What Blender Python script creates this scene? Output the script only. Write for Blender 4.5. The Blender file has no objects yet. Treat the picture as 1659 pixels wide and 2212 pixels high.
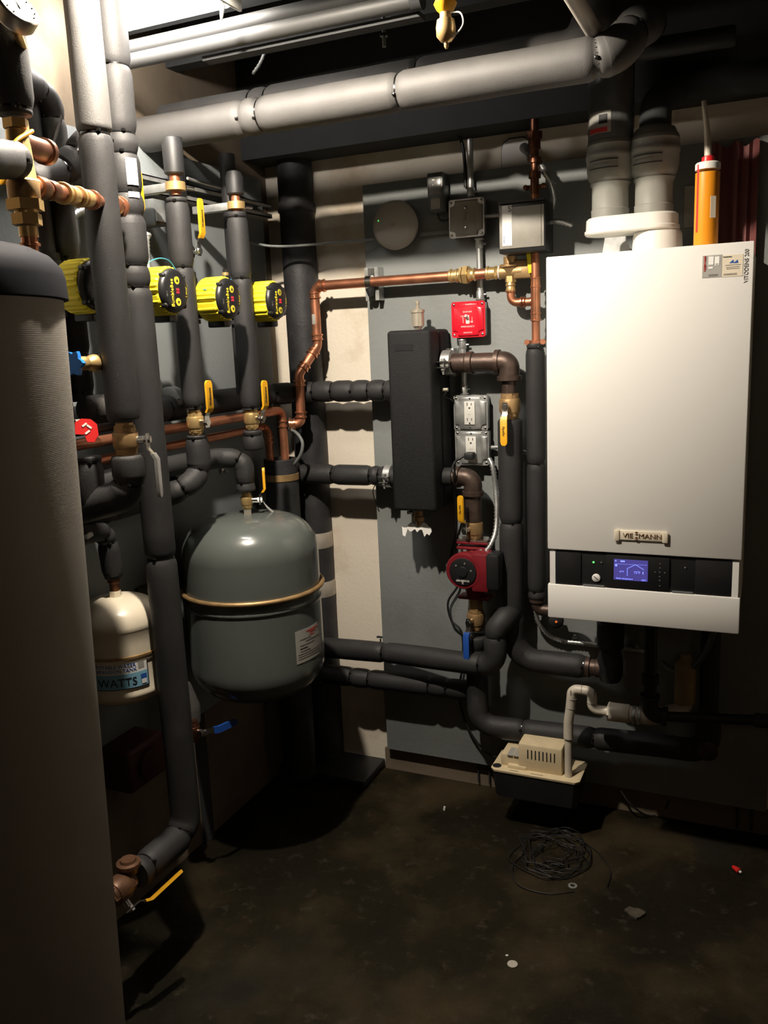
import bpy, bmesh, math, random
from mathutils import Vector as V, Matrix
random.seed(7)
sc = bpy.context.scene
C = bpy.context.scene.collection
PI = math.pi
# ---------------------------------------------------------------- camera
ROT = Matrix(((0.913433618193015, -0.04122368444839156, 0.40489459491985896),
              (0.40477700057666777, 0.1955721360383415, -0.8932564689995571),
              (-0.04236277798933364, 0.9798225081339477, 0.19532856318297778)))
CAM = V((1.474453691008795, -2.4608572277810685, 1.4283522350331364))
F = 1854.3
cd = bpy.data.cameras.new('camera'); cam = bpy.data.objects.new('camera', cd); C.objects.link(cam)
cam.matrix_world = Matrix.Translation(CAM) @ ROT.to_4x4()
cd.sensor_fit = 'VERTICAL'; cd.sensor_height = 24; cd.lens = F / 2212 * 24; cd.clip_start = .05
sc.camera = cam
# ---------------------------------------------------------------- world, exposure, lights
sc.view_settings.view_transform = 'Standard'; sc.view_settings.look = 'None'
sc.view_settings.exposure = 1.92; sc.view_settings.gamma = 1; sc.view_settings.use_curve_mapping = False
w = bpy.data.worlds.new('world'); sc.world = w; w.use_nodes = True
w.node_tree.nodes['Background'].inputs[0].default_value = (.8, .9, 1, 1)
w.node_tree.nodes['Background'].inputs[1].default_value = .002
LAMP = V((.56, -1.2, 2.19)); LAMP_R = .02; LAMP_STRENGTH = 1900.0
ld = bpy.data.lights.new('fill_light', 'POINT'); ld.energy = .7; ld.shadow_soft_size = .06; ld.color = (1, .86, .68)  # weak fill added behind the camera, no lamp known there
lo = bpy.data.objects.new('fill_light', ld); C.objects.link(lo); lo.location = (2.5, -3.6, 2.1)
cy = sc.cycles
cy.max_bounces = 6; cy.diffuse_bounces = 4; cy.glossy_bounces = 4; cy.sample_clamp_indirect = 4; cy.caustics_reflective = False; cy.caustics_refractive = False

def P(px, py, X=None, Y=None, Z=None):
    d = ROT @ V(((px - 829.5) / F, -(py - 1106) / F, -1.0))
    if X is not None: t = (X - CAM.x) / d.x
    elif Y is not None: t = (Y - CAM.y) / d.y
    else: t = (Z - CAM.z) / d.z
    return CAM + d * t
def proj(p):
    q = ROT.transposed() @ (p - CAM)
    return (829.5 + F * q.x / -q.z, 1106 - F * q.y / -q.z)

# ---------------------------------------------------------------- materials
MATS = {}
def mat(name, col, rough=.5, metal=0, nz=0, nscale=30, bump=0, bscale=200, spec=.5, emit=None, es=0, coat=0, rn=0, alpha=1, trans=0):
    m = bpy.data.materials.new(name); m.use_nodes = True; nt = m.node_tree; b = nt.nodes['Principled BSDF']
    b.inputs['Base Color'].default_value = (*col, 1); b.inputs['Roughness'].default_value = rough
    b.inputs['Metallic'].default_value = metal; b.inputs['Specular IOR Level'].default_value = spec
    b.inputs['Coat Weight'].default_value = coat; b.inputs['Alpha'].default_value = alpha
    b.inputs['Transmission Weight'].default_value = trans
    tc = nt.nodes.new('ShaderNodeTexCoord')
    if nz or rn:
        n = nt.nodes.new('ShaderNodeTexNoise'); n.inputs['Scale'].default_value = nscale; n.inputs['Detail'].default_value = 6
        nt.links.new(tc.outputs['Object'], n.inputs['Vector'])
        if nz:
            r = nt.nodes.new('ShaderNodeValToRGB')
            r.color_ramp.elements[0].position = .3; r.color_ramp.elements[1].position = .7
            r.color_ramp.elements[0].color = (*[c * (1 - nz) for c in col], 1); r.color_ramp.elements[1].color = (*[min(1, c * (1 + nz)) for c in col], 1)
            nt.links.new(n.outputs['Fac'], r.inputs[0]); nt.links.new(r.outputs[0], b.inputs['Base Color'])
        if rn:
            mr = nt.nodes.new('ShaderNodeMapRange'); mr.inputs['To Min'].default_value = rough - rn; mr.inputs['To Max'].default_value = rough + rn
            nt.links.new(n.outputs['Fac'], mr.inputs['Value']); nt.links.new(mr.outputs[0], b.inputs['Roughness'])
    if bump:
        n2 = nt.nodes.new('ShaderNodeTexNoise'); n2.inputs['Scale'].default_value = bscale; n2.inputs['Detail'].default_value = 4
        nt.links.new(tc.outputs['Object'], n2.inputs['Vector'])
        bp = nt.nodes.new('ShaderNodeBump'); bp.inputs['Strength'].default_value = bump; bp.inputs['Distance'].default_value = .002
        nt.links.new(n2.outputs['Fac'], bp.inputs['Height']); nt.links.new(bp.outputs[0], b.inputs['Normal'])
    if emit:
        b.inputs['Emission Color'].default_value = (*emit, 1); b.inputs['Emission Strength'].default_value = es
    MATS[name] = m
    return m
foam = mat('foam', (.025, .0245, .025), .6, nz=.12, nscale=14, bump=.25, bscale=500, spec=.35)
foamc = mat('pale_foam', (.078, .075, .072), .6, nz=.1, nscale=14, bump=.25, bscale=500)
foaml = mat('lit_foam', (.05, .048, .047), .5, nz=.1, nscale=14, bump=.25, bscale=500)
bronzed = mat('dark_bronze', (.13, .065, .035), .45, .4, nz=.3)
foam2 = mat('old_foam', (.05, .047, .043), .85, nz=.25, nscale=40, bump=.6, bscale=300)
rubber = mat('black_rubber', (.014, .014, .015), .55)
blackp = mat('black_plastic', (.012, .012, .013), .38, bump=.1, bscale=600)
epp = mat('black_foam_shell', (.009, .009, .0095), .65, spec=.3, bump=.9, bscale=420)
tie = mat('cable_tie_black', (.006, .006, .006), .22)
copper = mat('copper', (.55, .23, .13), .42, .85, nz=.25, nscale=18, rn=.12)
cufit = mat('copper_fitting', (.62, .27, .15), .30, .9, nz=.2, nscale=40)
oxcu = mat('tarnished_copper', (.22, .10, .06), .42, 1, nz=.4, nscale=25)
brass = mat('brass', (.72, .50, .22), .36, .72, nz=.15, nscale=30)
dbrass = mat('dull_brass', (.42, .27, .125), .48, .6, nz=.25, nscale=30)
iron = mat('dark_iron', (.085, .058, .046), .45, .6, nz=.25, nscale=30, bump=.3, bscale=150)
cast = mat('cast_iron', (.022, .022, .024), .6, nz=.4, nscale=20, bump=.5, bscale=120)
galv = mat('galvanised_steel', (.50, .51, .50), .40, .75, nz=.25, nscale=25, rn=.1)
steel = mat('bright_steel', (.62, .61, .58), .22, 1)
nickel = mat('nickel', (.60, .54, .44), .32, .6)
yel = mat('yellow_vinyl', (.80, .40, .015), .42, nz=.06)
ypl = mat('yellow_plastic', (.88, .74, .03), .42)
ydk = mat('yellow_print', (.75, .62, .04), .5)
blu = mat('blue_vinyl', (.015, .07, .32), .4)
bluh = mat('blue_paint', (.02, .18, .62), .35)
red = mat('red_plate', (.70, .012, .03), .28, coat=.3)
redp = mat('red_pump_paint', (.17, .010, .016), .4, nz=.12)
redtag = mat('red_tag_plastic', (.65, .02, .02), .35)
wht = mat('white_enamel', (.82, .80, .76), .32, spec=.45)
whp = mat('white_plastic', (.72, .71, .66), .4)
paper = mat('white_paper', (.8, .79, .76), .7)
pvc = mat('pvc', (.62, .56, .46), .38, nz=.08, nscale=30)
pvcy = mat('aged_pvc', (.36, .26, .13), .45, nz=.2, nscale=12)
ppf = mat('grey_flue_plastic', (.25, .25, .225), .4, nz=.05)
cream = mat('cream_plastic', (.68, .56, .36), .45, nz=.06)
crm2 = mat('cream_enamel', (.72, .64, .50), .3, nz=.03)
gtank = mat('grey_enamel', (.10, .112, .104), .24, nz=.06, nscale=6, coat=.25)
jack = mat('textured_grey_jacket', (.29, .265, .23), .7, nz=.06, nscale=4)
dcap = mat('dark_grey_cap', (.009, .010, .014), .75, spec=.08, nz=.1)
apm = mat('beige_plastic', (.46, .42, .37), .5)
smoke = mat('smoke_plastic', (.10, .105, .105), .3, nz=.2, nscale=40)
gbox = mat('warm_grey_box', (.33, .31, .27), .4, nz=.25, nscale=9)
ltwd = mat('wood_edge', (.05, .035, .022), .8, nz=.3)
orange = mat('orange_tube', (.78, .28, .012), .35)
ink = mat('black_ink', (.01, .01, .012), .6)
inkg = mat('grey_ink', (.17, .165, .15), .6)
inkr = mat('red_ink', (.6, .03, .03), .6)
inkb = mat('blue_ink', (.02, .09, .38), .6)
inkw = mat('white_ink', (.75, .72, .68), .6)
lblb = mat('light_blue_print', (.22, .46, .62), .5)
bronze = mat('bronze_lettering', (.28, .15, .09), .4, .6)
lblg = mat('silver_label', (.36, .35, .32), .5)
redsheet = mat('red_sheet', (.20, .065, .06), .5, nz=.2, nscale=4)
cablem = mat('black_cable', (.012, .012, .013), .45)
greyc = mat('grey_cable', (.16, .17, .17), .5)
bluw = mat('blue_wire', (.04, .22, .38), .4)
trim_dark = mat('dark_paint', (.028, .030, .031), .8, nz=.2, nscale=6)
glass = mat('clear_tape', (.5, .45, .38), .25, spec=.7, nz=.1)
screen = mat('lcd_blue', (.02, .02, .10), .3, emit=(.10, .08, .36), es=.17)
screenl = mat('lcd_lit', (.1, .1, .3), .3, emit=(.20, .26, .9), es=.40)
ledg = mat('green_led', (.05, .5, .05), .3, emit=(.1, 1, .12), es=.6)
ledr = mat('red_led', (.5, .02, .02), .3, emit=(1, .02, .04), es=.45)
ledo = mat('amber_lamp', (.5, .1, .02), .3, emit=(1, .25, .05), es=.10)
bulbm = mat('lamp_glow', (1, 1, 1), .5, emit=(1, .89, .745), es=LAMP_STRENGTH)

def wall_mat(name, base, dark, light, scale=3.0, rough=.8):
    m = bpy.data.materials.new(name); m.use_nodes = True; nt = m.node_tree; b = nt.nodes['Principled BSDF']; L = nt.links
    tc = nt.nodes.new('ShaderNodeTexCoord')
    n = nt.nodes.new('ShaderNodeTexNoise'); n.inputs['Scale'].default_value = scale; n.inputs['Detail'].default_value = 8; n.inputs['Roughness'].default_value = .62
    L.new(tc.outputs['Object'], n.inputs['Vector'])
    r = nt.nodes.new('ShaderNodeValToRGB'); e = r.color_ramp.elements
    e[0].position = .36; e[0].color = (*dark, 1); e[1].position = .75; e[1].color = (*light, 1)
    x = e.new(.48); x.color = (*base, 1)
    L.new(n.outputs['Fac'], r.inputs[0]); L.new(r.outputs[0], b.inputs['Base Color'])
    n2 = nt.nodes.new('ShaderNodeTexNoise'); n2.inputs['Scale'].default_value = 90; n2.inputs['Detail'].default_value = 5
    L.new(tc.outputs['Object'], n2.inputs['Vector'])
    bp = nt.nodes.new('ShaderNodeBump'); bp.inputs['Strength'].default_value = .25; bp.inputs['Distance'].default_value = .003
    L.new(n2.outputs['Fac'], bp.inputs['Height']); L.new(bp.outputs[0], b.inputs['Normal'])
    b.inputs['Roughness'].default_value = rough
    return m
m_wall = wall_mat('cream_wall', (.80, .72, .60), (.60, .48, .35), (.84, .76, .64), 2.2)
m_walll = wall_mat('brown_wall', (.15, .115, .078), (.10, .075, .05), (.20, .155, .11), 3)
m_panel = wall_mat('grey_painted_board', (.235, .25, .247), (.205, .22, .215), (.26, .275, .268), 3, .55)
m_panel2 = wall_mat('grey_side_board', (.205, .225, .232), (.18, .195, .20), (.225, .245, .25), 3, .6)
m_ceil = wall_mat('dark_ceiling', (.035, .037, .038), (.022, .024, .025), (.05, .052, .052), 5, .85)
def floor_mat():
    m = bpy.data.materials.new('stained_concrete'); m.use_nodes = True; nt = m.node_tree; b = nt.nodes['Principled BSDF']; L = nt.links
    tc = nt.nodes.new('ShaderNodeTexCoord')
    def noise(s, d=8, ro=.6):
        n = nt.nodes.new('ShaderNodeTexNoise'); n.inputs['Scale'].default_value = s; n.inputs['Detail'].default_value = d; n.inputs['Roughness'].default_value = ro
        L.new(tc.outputs['Object'], n.inputs['Vector']); return n
    n1 = noise(2.6); r = nt.nodes.new('ShaderNodeValToRGB'); e = r.color_ramp.elements
    e[0].position = .34; e[0].color = (.006, .005, .0025, 1); e[1].position = .66; e[1].color = (.036, .026, .013, 1)
    x = e.new(.5); x.color = (.010, .008, .004, 1)
    L.new(n1.outputs['Fac'], r.inputs[0])
    n2 = noise(22, 8, .7); r2 = nt.nodes.new('ShaderNodeValToRGB'); e = r2.color_ramp.elements
    e[0].position = .56; e[0].color = (0, 0, 0, 1); e[1].position = .74; e[1].color = (1, 1, 1, 1)
    L.new(n2.outputs['Fac'], r2.inputs[0])
    mx = nt.nodes.new('ShaderNodeMixRGB'); mx.inputs[2].default_value = (.05, .041, .029, 1)
    L.new(r2.outputs[0], mx.inputs[0]); L.new(r.outputs[0], mx.inputs[1])
    n3 = noise(1.7, 3, .5); r3 = nt.nodes.new('ShaderNodeValToRGB'); e = r3.color_ramp.elements
    e[0].position = .36; e[0].color = (1, 1, 1, 1); e[1].position = .43; e[1].color = (0, 0, 0, 1)
    L.new(n3.outputs['Fac'], r3.inputs[0])
    mx2 = nt.nodes.new('ShaderNodeMixRGB'); mx2.inputs[2].default_value = (.012, .011, .008, 1)
    L.new(r3.outputs[0], mx2.inputs[0]); L.new(mx.outputs[0], mx2.inputs[1]); L.new(mx2.outputs[0], b.inputs['Base Color'])
    n4 = noise(14, 10, .7); bp = nt.nodes.new('ShaderNodeBump'); bp.inputs['Strength'].default_value = .55; bp.inputs['Distance'].default_value = .01
    L.new(n4.outputs['Fac'], bp.inputs['Height']); L.new(bp.outputs[0], b.inputs['Normal'])
    b.inputs['Roughness'].default_value = .6; b.inputs['Specular IOR Level'].default_value = .10
    return m
m_floor = floor_mat()
def jacket_mat():
    m = jack; nt = m.node_tree; b = nt.nodes['Principled BSDF']; L = nt.links
    tc = nt.nodes.new('ShaderNodeTexCoord'); wv = nt.nodes.new('ShaderNodeTexWave'); wv.bands_direction = 'Z'
    wv.inputs['Scale'].default_value = 130; wv.inputs['Distortion'].default_value = 2.5; wv.inputs['Detail Scale'].default_value = 6
    L.new(tc.outputs['Object'], wv.inputs['Vector'])
    bp = nt.nodes.new('ShaderNodeBump'); bp.inputs['Strength'].default_value = .10; bp.inputs['Distance'].default_value = .001
    L.new(wv.outputs['Fac'], bp.inputs['Height']); L.new(bp.outputs[0], b.inputs['Normal'])
jacket_mat()

# ---------------------------------------------------------------- mesh helpers
def basis(ax):
    ax = ax.normalized()
    u = V((0, 0, 1)).cross(ax)
    if u.length < .05: u = V((0, 1, 0)).cross(ax)
    u.normalize(); return u, ax.cross(u).normalized()
class M:
    def __init__(s): s.b = bmesh.new()
    def rings(s, rs, closed=False, cap=True):
        vs = [[s.b.verts.new(p) for p in r] for r in rs]; n = len(vs[0])
        for i in range(len(vs) - (0 if closed else 1)):
            a, c = vs[i], vs[(i + 1) % len(vs)]
            for k in range(n): s.b.faces.new((a[k], a[(k + 1) % n], c[(k + 1) % n], c[k]))
        if cap and not closed:
            s.b.faces.new(vs[0][::-1]); s.b.faces.new(vs[-1])
        return s
    def sweep(s, pts, r, seg=16, cap=True, closed=False, flat=None):
        n = len(pts); rs = []
        tans = []
        for i in range(n):
            if closed: t = pts[(i + 1) % n] - pts[i - 1]
            else: t = pts[min(i + 1, n - 1)] - pts[max(i - 1, 0)]
            tans.append(t.normalized())
        u, v = basis(tans[0])
        for i in range(n):
            t = tans[i]; u = (u - t * u.dot(t)).normalized(); v = t.cross(u)
            rr = r[i] if isinstance(r, (list, tuple)) else r
            rs.append([pts[i] + u * math.cos(2 * PI * k / seg) * rr + v * math.sin(2 * PI * k / seg) * rr for k in range(seg)])
        return s.rings(rs, closed, cap)
    def tube(s, pts, r, bend=.03, seg=16): return s.sweep(path(pts, bend), r, seg)
    def lathe(s, A, ax, prof, seg=24, cap=True):
        u, v = basis(ax); ax = ax.normalized()
        return s.rings([[A + ax * t + (u * math.cos(2 * PI * k / seg) + v * math.sin(2 * PI * k / seg)) * max(r, .0001) for k in range(seg)] for t, r in prof], cap=cap)
    def cyl(s, A, B, r, seg=20, bev=0):
        L = (B - A).length
        pr = [(0, r), (L, r)] if not bev else [(0, r - bev), (bev * .3, r - bev * .3), (bev, r), (L - bev, r), (L - bev * .3, r - bev * .3), (L, r - bev)]
        return s.lathe(A, B - A, pr, seg)
    def box(s, c, sz, rot=None, bev=0, seg=2):
        q = bmesh.ops.create_cube(s.b, size=1)['verts']
        for v in q: v.co = V((v.co.x * sz[0], v.co.y * sz[1], v.co.z * sz[2]))
        if bev:
            es = list({e for v in q for e in v.link_edges})
            res = bmesh.ops.bevel(s.b, geom=es, offset=bev, segments=seg, affect='EDGES', profile=.5)
            q = list({v for f in res['faces'] for v in f.verts} | {v for v in q if v.is_valid})
        for v in q: v.co = (rot @ v.co if rot else v.co) + V(c)
        return s
    def ext(s, X0, X1, Y0, Y1, Z0, Z1, bev=0): return s.box(((X0 + X1) / 2, (Y0 + Y1) / 2, (Z0 + Z1) / 2), (abs(X1 - X0), abs(Y1 - Y0), abs(Z1 - Z0)), bev=bev)
    def prism(s, pts, n):
        a = [s.b.verts.new(p) for p in pts]; c = [s.b.verts.new(p + n) for p in pts]; k = len(a)
        s.b.faces.new(a); s.b.faces.new(c[::-1])
        for i in range(k): s.b.faces.new((a[i], c[i], c[(i + 1) % k], a[(i + 1) % k]))
        return s
    def sphere(s, c, r, seg=20, sz=(1, 1, 1)):
        q = bmesh.ops.create_uvsphere(s.b, u_segments=seg, v_segments=seg // 2, radius=r)['verts']
        for v in q: v.co = V((v.co.x * sz[0], v.co.y * sz[1], v.co.z * sz[2])) + V(c)
        return s
    def hexn(s, A, B, r): return s.cyl(A, B, r, 6)
    def obj(s, name, m, parent=None, ang=40):
        bmesh.ops.recalc_face_normals(s.b, faces=s.b.faces)
        me = bpy.data.meshes.new(name); s.b.to_mesh(me); s.b.free()
        for p in me.polygons: p.use_smooth = True
        me.set_sharp_from_angle(angle=math.radians(ang)); me.materials.append(m)
        o = bpy.data.objects.new(name, me); C.objects.link(o); attach(o, parent); return o
def attach(o, parent):
    if parent is not None:
        o.parent = parent
        o.matrix_parent_inverse = Matrix.Translation(-V(WL.get(parent.name, (0, 0, 0))))
WL = {}
def path(pts, bend=.03, n=7):
    pts = [V(p) for p in pts]; out = [pts[0]]
    for i in range(1, len(pts) - 1):
        a, p, c = pts[i - 1], pts[i], pts[i + 1]
        u = (a - p); v = (c - p); lu, lv = u.length, v.length; u.normalize(); v.normalize()
        ang = PI - u.angle(v)
        if ang < .02: out.append(p); continue
        d = min(bend * math.tan(ang / 2), lu * .49, lv * .49); R = d / math.tan(ang / 2)
        ctr = p + (u + v).normalized() * math.hypot(d, R)
        s0 = p + u * d - ctr; s1 = p + v * d - ctr
        nn = n if ang > .3 else 3
        for k in range(nn + 1):
            th = ang * k / nn
            out.append(ctr + (s0 * math.sin(ang - th) + s1 * math.sin(th)) / math.sin(ang))
    out.append(pts[-1]); return out
def spline(pts, n=8):
    pts = [V(p) for p in pts]; q = [pts[0] * 2 - pts[1]] + pts + [pts[-1] * 2 - pts[-2]]; out = []
    for i in range(1, len(q) - 2):
        a, b, c, d = q[i - 1:i + 3]
        for k in range(n):
            t = k / n; out.append(.5 * ((2 * b) + (c - a) * t + (2 * a - 5 * b + 4 * c - d) * t * t + (3 * b - a - 3 * c + d) * t ** 3))
    out.append(pts[-1]); return out
def tag(o, label, cat, group=None, kind=None):
    if label: o['label'] = label
    if cat: o['category'] = cat
    if group: o['group'] = group
    if kind: o['kind'] = kind
    return o
def thing(name, label, cat, loc, group=None):
    o = bpy.data.objects.new(name, None); C.objects.link(o); o.location = loc; o.empty_display_size = .02
    WL[o.name] = tuple(loc); return tag(o, label, cat, group)
def struct(name, m, mb): o = mb.obj(name, m); o['kind'] = 'structure'; return o
def copy_thing(root, off, label):
    r = root.copy(); C.objects.link(r); r.location = root.location + V(off); r['label'] = label
    for ch in root.children:
        c = ch.copy(); C.objects.link(c); mi = ch.matrix_parent_inverse.copy(); c.parent = r; c.matrix_parent_inverse = mi
        for g in ch.children:
            d = g.copy(); C.objects.link(d); mi = g.matrix_parent_inverse.copy(); d.parent = c; d.matrix_parent_inverse = mi
    return r
FC = {}
def text(s, size, o, u, v, m, parent, name='lettering', depth=.0006, align='CENTER', sx=1):
    cu = bpy.data.curves.new('t', 'FONT'); cu.body = s; cu.size = size; cu.extrude = depth; cu.align_x = align; cu.align_y = 'CENTER'; cu.resolution_u = 3
    t = bpy.data.objects.new('t', cu); C.objects.link(t)
    me = bpy.data.meshes.new_from_object(t.evaluated_get(bpy.context.evaluated_depsgraph_get())); bpy.data.objects.remove(t); bpy.data.curves.remove(cu)
    u = V(u).normalized(); v = V(v).normalized(); n = u.cross(v)
    mw = Matrix(((u.x * sx, v.x, n.x, o[0]), (u.y * sx, v.y, n.y, o[1]), (u.z * sx, v.z, n.z, o[2]), (0, 0, 0, 1)))
    me.transform(mw); me.materials.clear(); me.materials.append(m)
    ob = bpy.data.objects.new(name, me); C.objects.link(ob); attach(ob, parent); return ob
XA, YA, ZA = V((1, 0, 0)), V((0, 1, 0)), V((0, 0, 1))
def arclen(pts):
    s = [0]
    for i in range(1, len(pts)): s.append(s[-1] + (pts[i] - pts[i - 1]).length)
    return s
def insulated(name, label, cat, pts, r, joints=(), bend=.045, mt=None, group=None, tie_sz=1, seg=22):
    """pipe in split foam sleeve: joints are picture points nearest to which the sleeve is pinched by a cable tie"""
    pp = path(pts, bend); t = thing(name, label, cat, pp[0], group)
    s = arclen(pp); L = s[-1]
    def at(x):
        x = max(0, min(L, x))
        for i in range(1, len(s)):
            if x <= s[i]: return pp[i - 1].lerp(pp[i], (x - s[i - 1]) / max(1e-9, s[i] - s[i - 1]))
        return pp[-1]
    js = []
    for j in joints:
        best = min(range(401), key=lambda k: (V(proj(at(L * k / 400))) - V(j)).length); js.append(L * best / 400)
    sm = {round(x, 5) for x in s}
    for j in js:
        for d in (-.016, -.009, -.004, -.0015, .0015, .004, .009, .016):
            if 0 < j + d < L: sm.add(round(j + d, 5))
    for e in (.003, .008, L - .003, L - .008): sm.add(round(e, 5))
    k = 0
    while k < L: sm.add(round(k, 5)); k += .05
    sm = sorted(x for x in sm if 0 <= x <= L)
    def rad(x):
        f = 1.0
        for j in js:
            d = abs(x - j)
            if d < .016: f = min(f, .80 + .20 * math.sqrt(min(1, d / .016)))
        e = min(x, L - x)
        if e < .008: f *= .86 + .14 * math.sqrt(e / .008)
        return f * (1 + .012 * math.sin(x * 23 + r * 900))
    M().sweep([at(x) for x in sm], [r * rad(x) for x in sm], seg).obj('foam_sleeve', mt or foam, t, 60)
    for j in js:
        a, b = at(j - .002), at(j + .002)
        if (b - a).length < 1e-6: continue
        ax = (b - a).normalized(); o = M()
        o.lathe(a - ax * .0005, ax, [(0, r * .82), (.0005, r * .87), (.0045, r * .87), (.005, r * .82)], 22)
        u, v = basis(ax); tow = (CAM - a); tow = (tow - ax * tow.dot(ax)).normalized()
        sd = (tow + u * random.uniform(-.6, .6)).normalized()
        o.box(a + sd * r * .9, (.007, .007, .006), bev=.001)
        o.obj('cable_tie', tie, t)
    return t
def clamp_ring(parent, A, ax, r, w=.02, m=None, name='clamp'):
    M().lathe(A - ax * w / 2, ax, [(0, r), (w * .1, r + .003), (w * .9, r + .003), (w, r)], 24).obj(name, m or galv, parent)

def handle_mb(S, d, n, L=.1, w=.018):
    """lever: steel shank near the stem, kinked vinyl covered grip.  S stem end, d along, n outward"""
    d = d.normalized(); n = n.normalized(); b = d.cross(n).normalized()
    def plate(pts, th, w0, rounded=False):
        mb = M(); rs = []
        for (a, h, ww) in pts:
            c = S + d * a + n * h
            rs.append([c - b * ww / 2 - n * th / 2, c + b * ww / 2 - n * th / 2, c + b * ww / 2 + n * th / 2, c - b * ww / 2 + n * th / 2])
        mb.rings(rs); return mb
    shank = plate([(-.012, .002, w * .7), (0, .002, w), (L * .16, .002, w * .8), (L * .30, .014, w * .8)], .003, w)
    grip = plate([(L * .24, .010, w * 1.02), (L * .34, .0165, w * 1.05), (L * .9, .0165, w * 1.05), (L * .96, .0165, w * .9), (L, .0165, w * .5)], .0065, w)
    return shank, grip
def ball_valve(label, c, ax, r, hd, hn, gm=None, bm=None, L=.1, lb='', name='ball_valve', rest=None):
    ax = ax.normalized(); hn = hn.normalized(); t = thing(name, label, 'valve', c); bm = bm or brass
    M().lathe(c - ax * r * 1.9, ax, [(0, r * .95), (r * .5, r * .95), (r * .55, r * 1.15), (r * .98, r * 1.18), (r * 1.02, r * 1.30), (r * 1.25, r * 1.38), (r * 2.55, r * 1.38), (r * 2.78, r * 1.30), (r * 2.82, r * 1.18), (r * 3.25, r * 1.15), (r * 3.3, r * .95), (r * 3.8, r * .95)], 20).obj('valve_body', bm, t)
    M().hexn(c - ax * r * 1.6, c - ax * r * .95, r * 1.2).obj('hex_end', bm, t); M().hexn(c + ax * r * .95, c + ax * r * 1.6, r * 1.2).obj('hex_end', bm, t)
    S = c + hn * (r * 1.3 + .018)
    o = M(); o.cyl(c + hn * r * .8, S - hn * .004, .008, 14); o.hexn(S - hn * .006, S + hn * .008, .0075); o.obj('stem', steel, t)
    sh, gr = handle_mb(S, hd, hn, L)
    h = sh.obj('handle', steel, t); h['label'] = 'bare steel lever shank'
    g = gr.obj('grip', gm or yel, h, 50)
    if lb:
        d = hd.normalized(); b = d.cross(hn.normalized())
        text(lb, .010, S + hn * .0202 + d * L * .62, d, hn.cross(d), ink, h, 'lettering', .0003)
    return t
def flexconduit(label, pts, r=.009, name='flexible_conduit', m=None, parent=None, pitch=.0105):
    pp = spline(pts, 10); s = arclen(pp); L = s[-1]; n = int(L / pitch * 2); out = []; rr = []; i = 1
    for k in range(n + 1):
        x = L * k / n
        while i < len(s) - 1 and s[i] < x: i += 1
        out.append(pp[i - 1].lerp(pp[i], (x - s[i - 1]) / max(1e-9, s[i] - s[i - 1]))); rr.append(r if k % 2 else r * .70)
    o = M().sweep(out, rr, 10).obj(name, m or galv, parent, 80)
    if not parent: tag(o, label, 'conduit')
    return o
def cable(name, label, pts, r, m, cat='cable', n=8, parent=None):
    o = M().sweep(spline(pts, n), r, 8).obj(name, m, parent, 80)
    if label: tag(o, label, cat)
    return o

# ================================================================ SETTING
struct('floor', m_floor, M().ext(-.1, 3.4, -4.3, .1, -.1, 0))
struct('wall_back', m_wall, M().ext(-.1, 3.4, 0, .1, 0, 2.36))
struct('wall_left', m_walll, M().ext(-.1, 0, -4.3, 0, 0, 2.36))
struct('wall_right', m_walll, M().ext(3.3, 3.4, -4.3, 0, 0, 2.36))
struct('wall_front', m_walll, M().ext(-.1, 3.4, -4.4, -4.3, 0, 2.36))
struct('ceiling', m_ceil, M().ext(-.1, 3.4, -4.3, .1, 2.34, 2.44))
o = M().ext(0, 3.3, -.13, 0, 1.975, 2.34); struct('trim_1', trim_dark, o)          # dark header along the back wall
for y in (-.42, -.70, -1.02, -1.55, -1.95, -2.35, -2.75, -3.15):
    struct('trim_%d' % (2 + abs(int(y * 100)) // 10), trim_dark, M().ext(0, 3.3, y - .045, y, 2.15, 2.34))
struct('baseboard_back', m_walll, M().ext(.33, 3.3, -.012, 0, 0, .075))
tag(M().ext(.004, .325, -.17, -.002, .0, .03, bev=.004).obj('shadow_pad', rubber), 'low corner pad on the floor, its black standing in for the grey tank shadow', 'pad')  # low pad, its black standing in for the shadow of the grey tank

# backing board on struts
PX0, PX1, PZ0, PZ1 = .352, 1.514, .088, 1.880
o = M().ext(PX0, PX1, -.04, -.022, PZ0, PZ1, bev=.001).obj('backing_board', m_panel)
tag(o, 'grey painted plywood board on the back wall carrying boiler and pipes', 'board')
for k, (x0, lab) in enumerate(((P(1046, 1700, Y=-.02).x, 'dark strut foot below the board beside the condensate pump'), (P(1608, 1790, Y=-.02).x, 'dark strut foot below the right end of the grey board'))):
    t = thing('mounting_strut', lab, 'strut', (x0, -.011, 0))
    M().ext(x0 - .021, x0 + .021, -.006, -.001, .012, PZ1 - .01).obj('web', cast, t)
    M().ext(x0 - .021, x0 - .016, -.0219, -.006, .012, PZ1 - .01).obj('flange', cast, t)
    M().ext(x0 + .016, x0 + .021, -.0219, -.006, .012, PZ1 - .01).obj('flange', cast, t)
# side board on the left wall
tag(M().ext(.0006, .02, -1.40, -.062, .40, 1.93, bev=.001).obj('side_board', m_panel2), 'grey painted board on the left wall behind the circulators', 'board')
tag(M().ext(0, .012, -.60, -.56, .0, .40).obj('wall_stud', trim_dark), 'thin dark upright batten on the left wall below the side board', 'batten')

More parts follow.
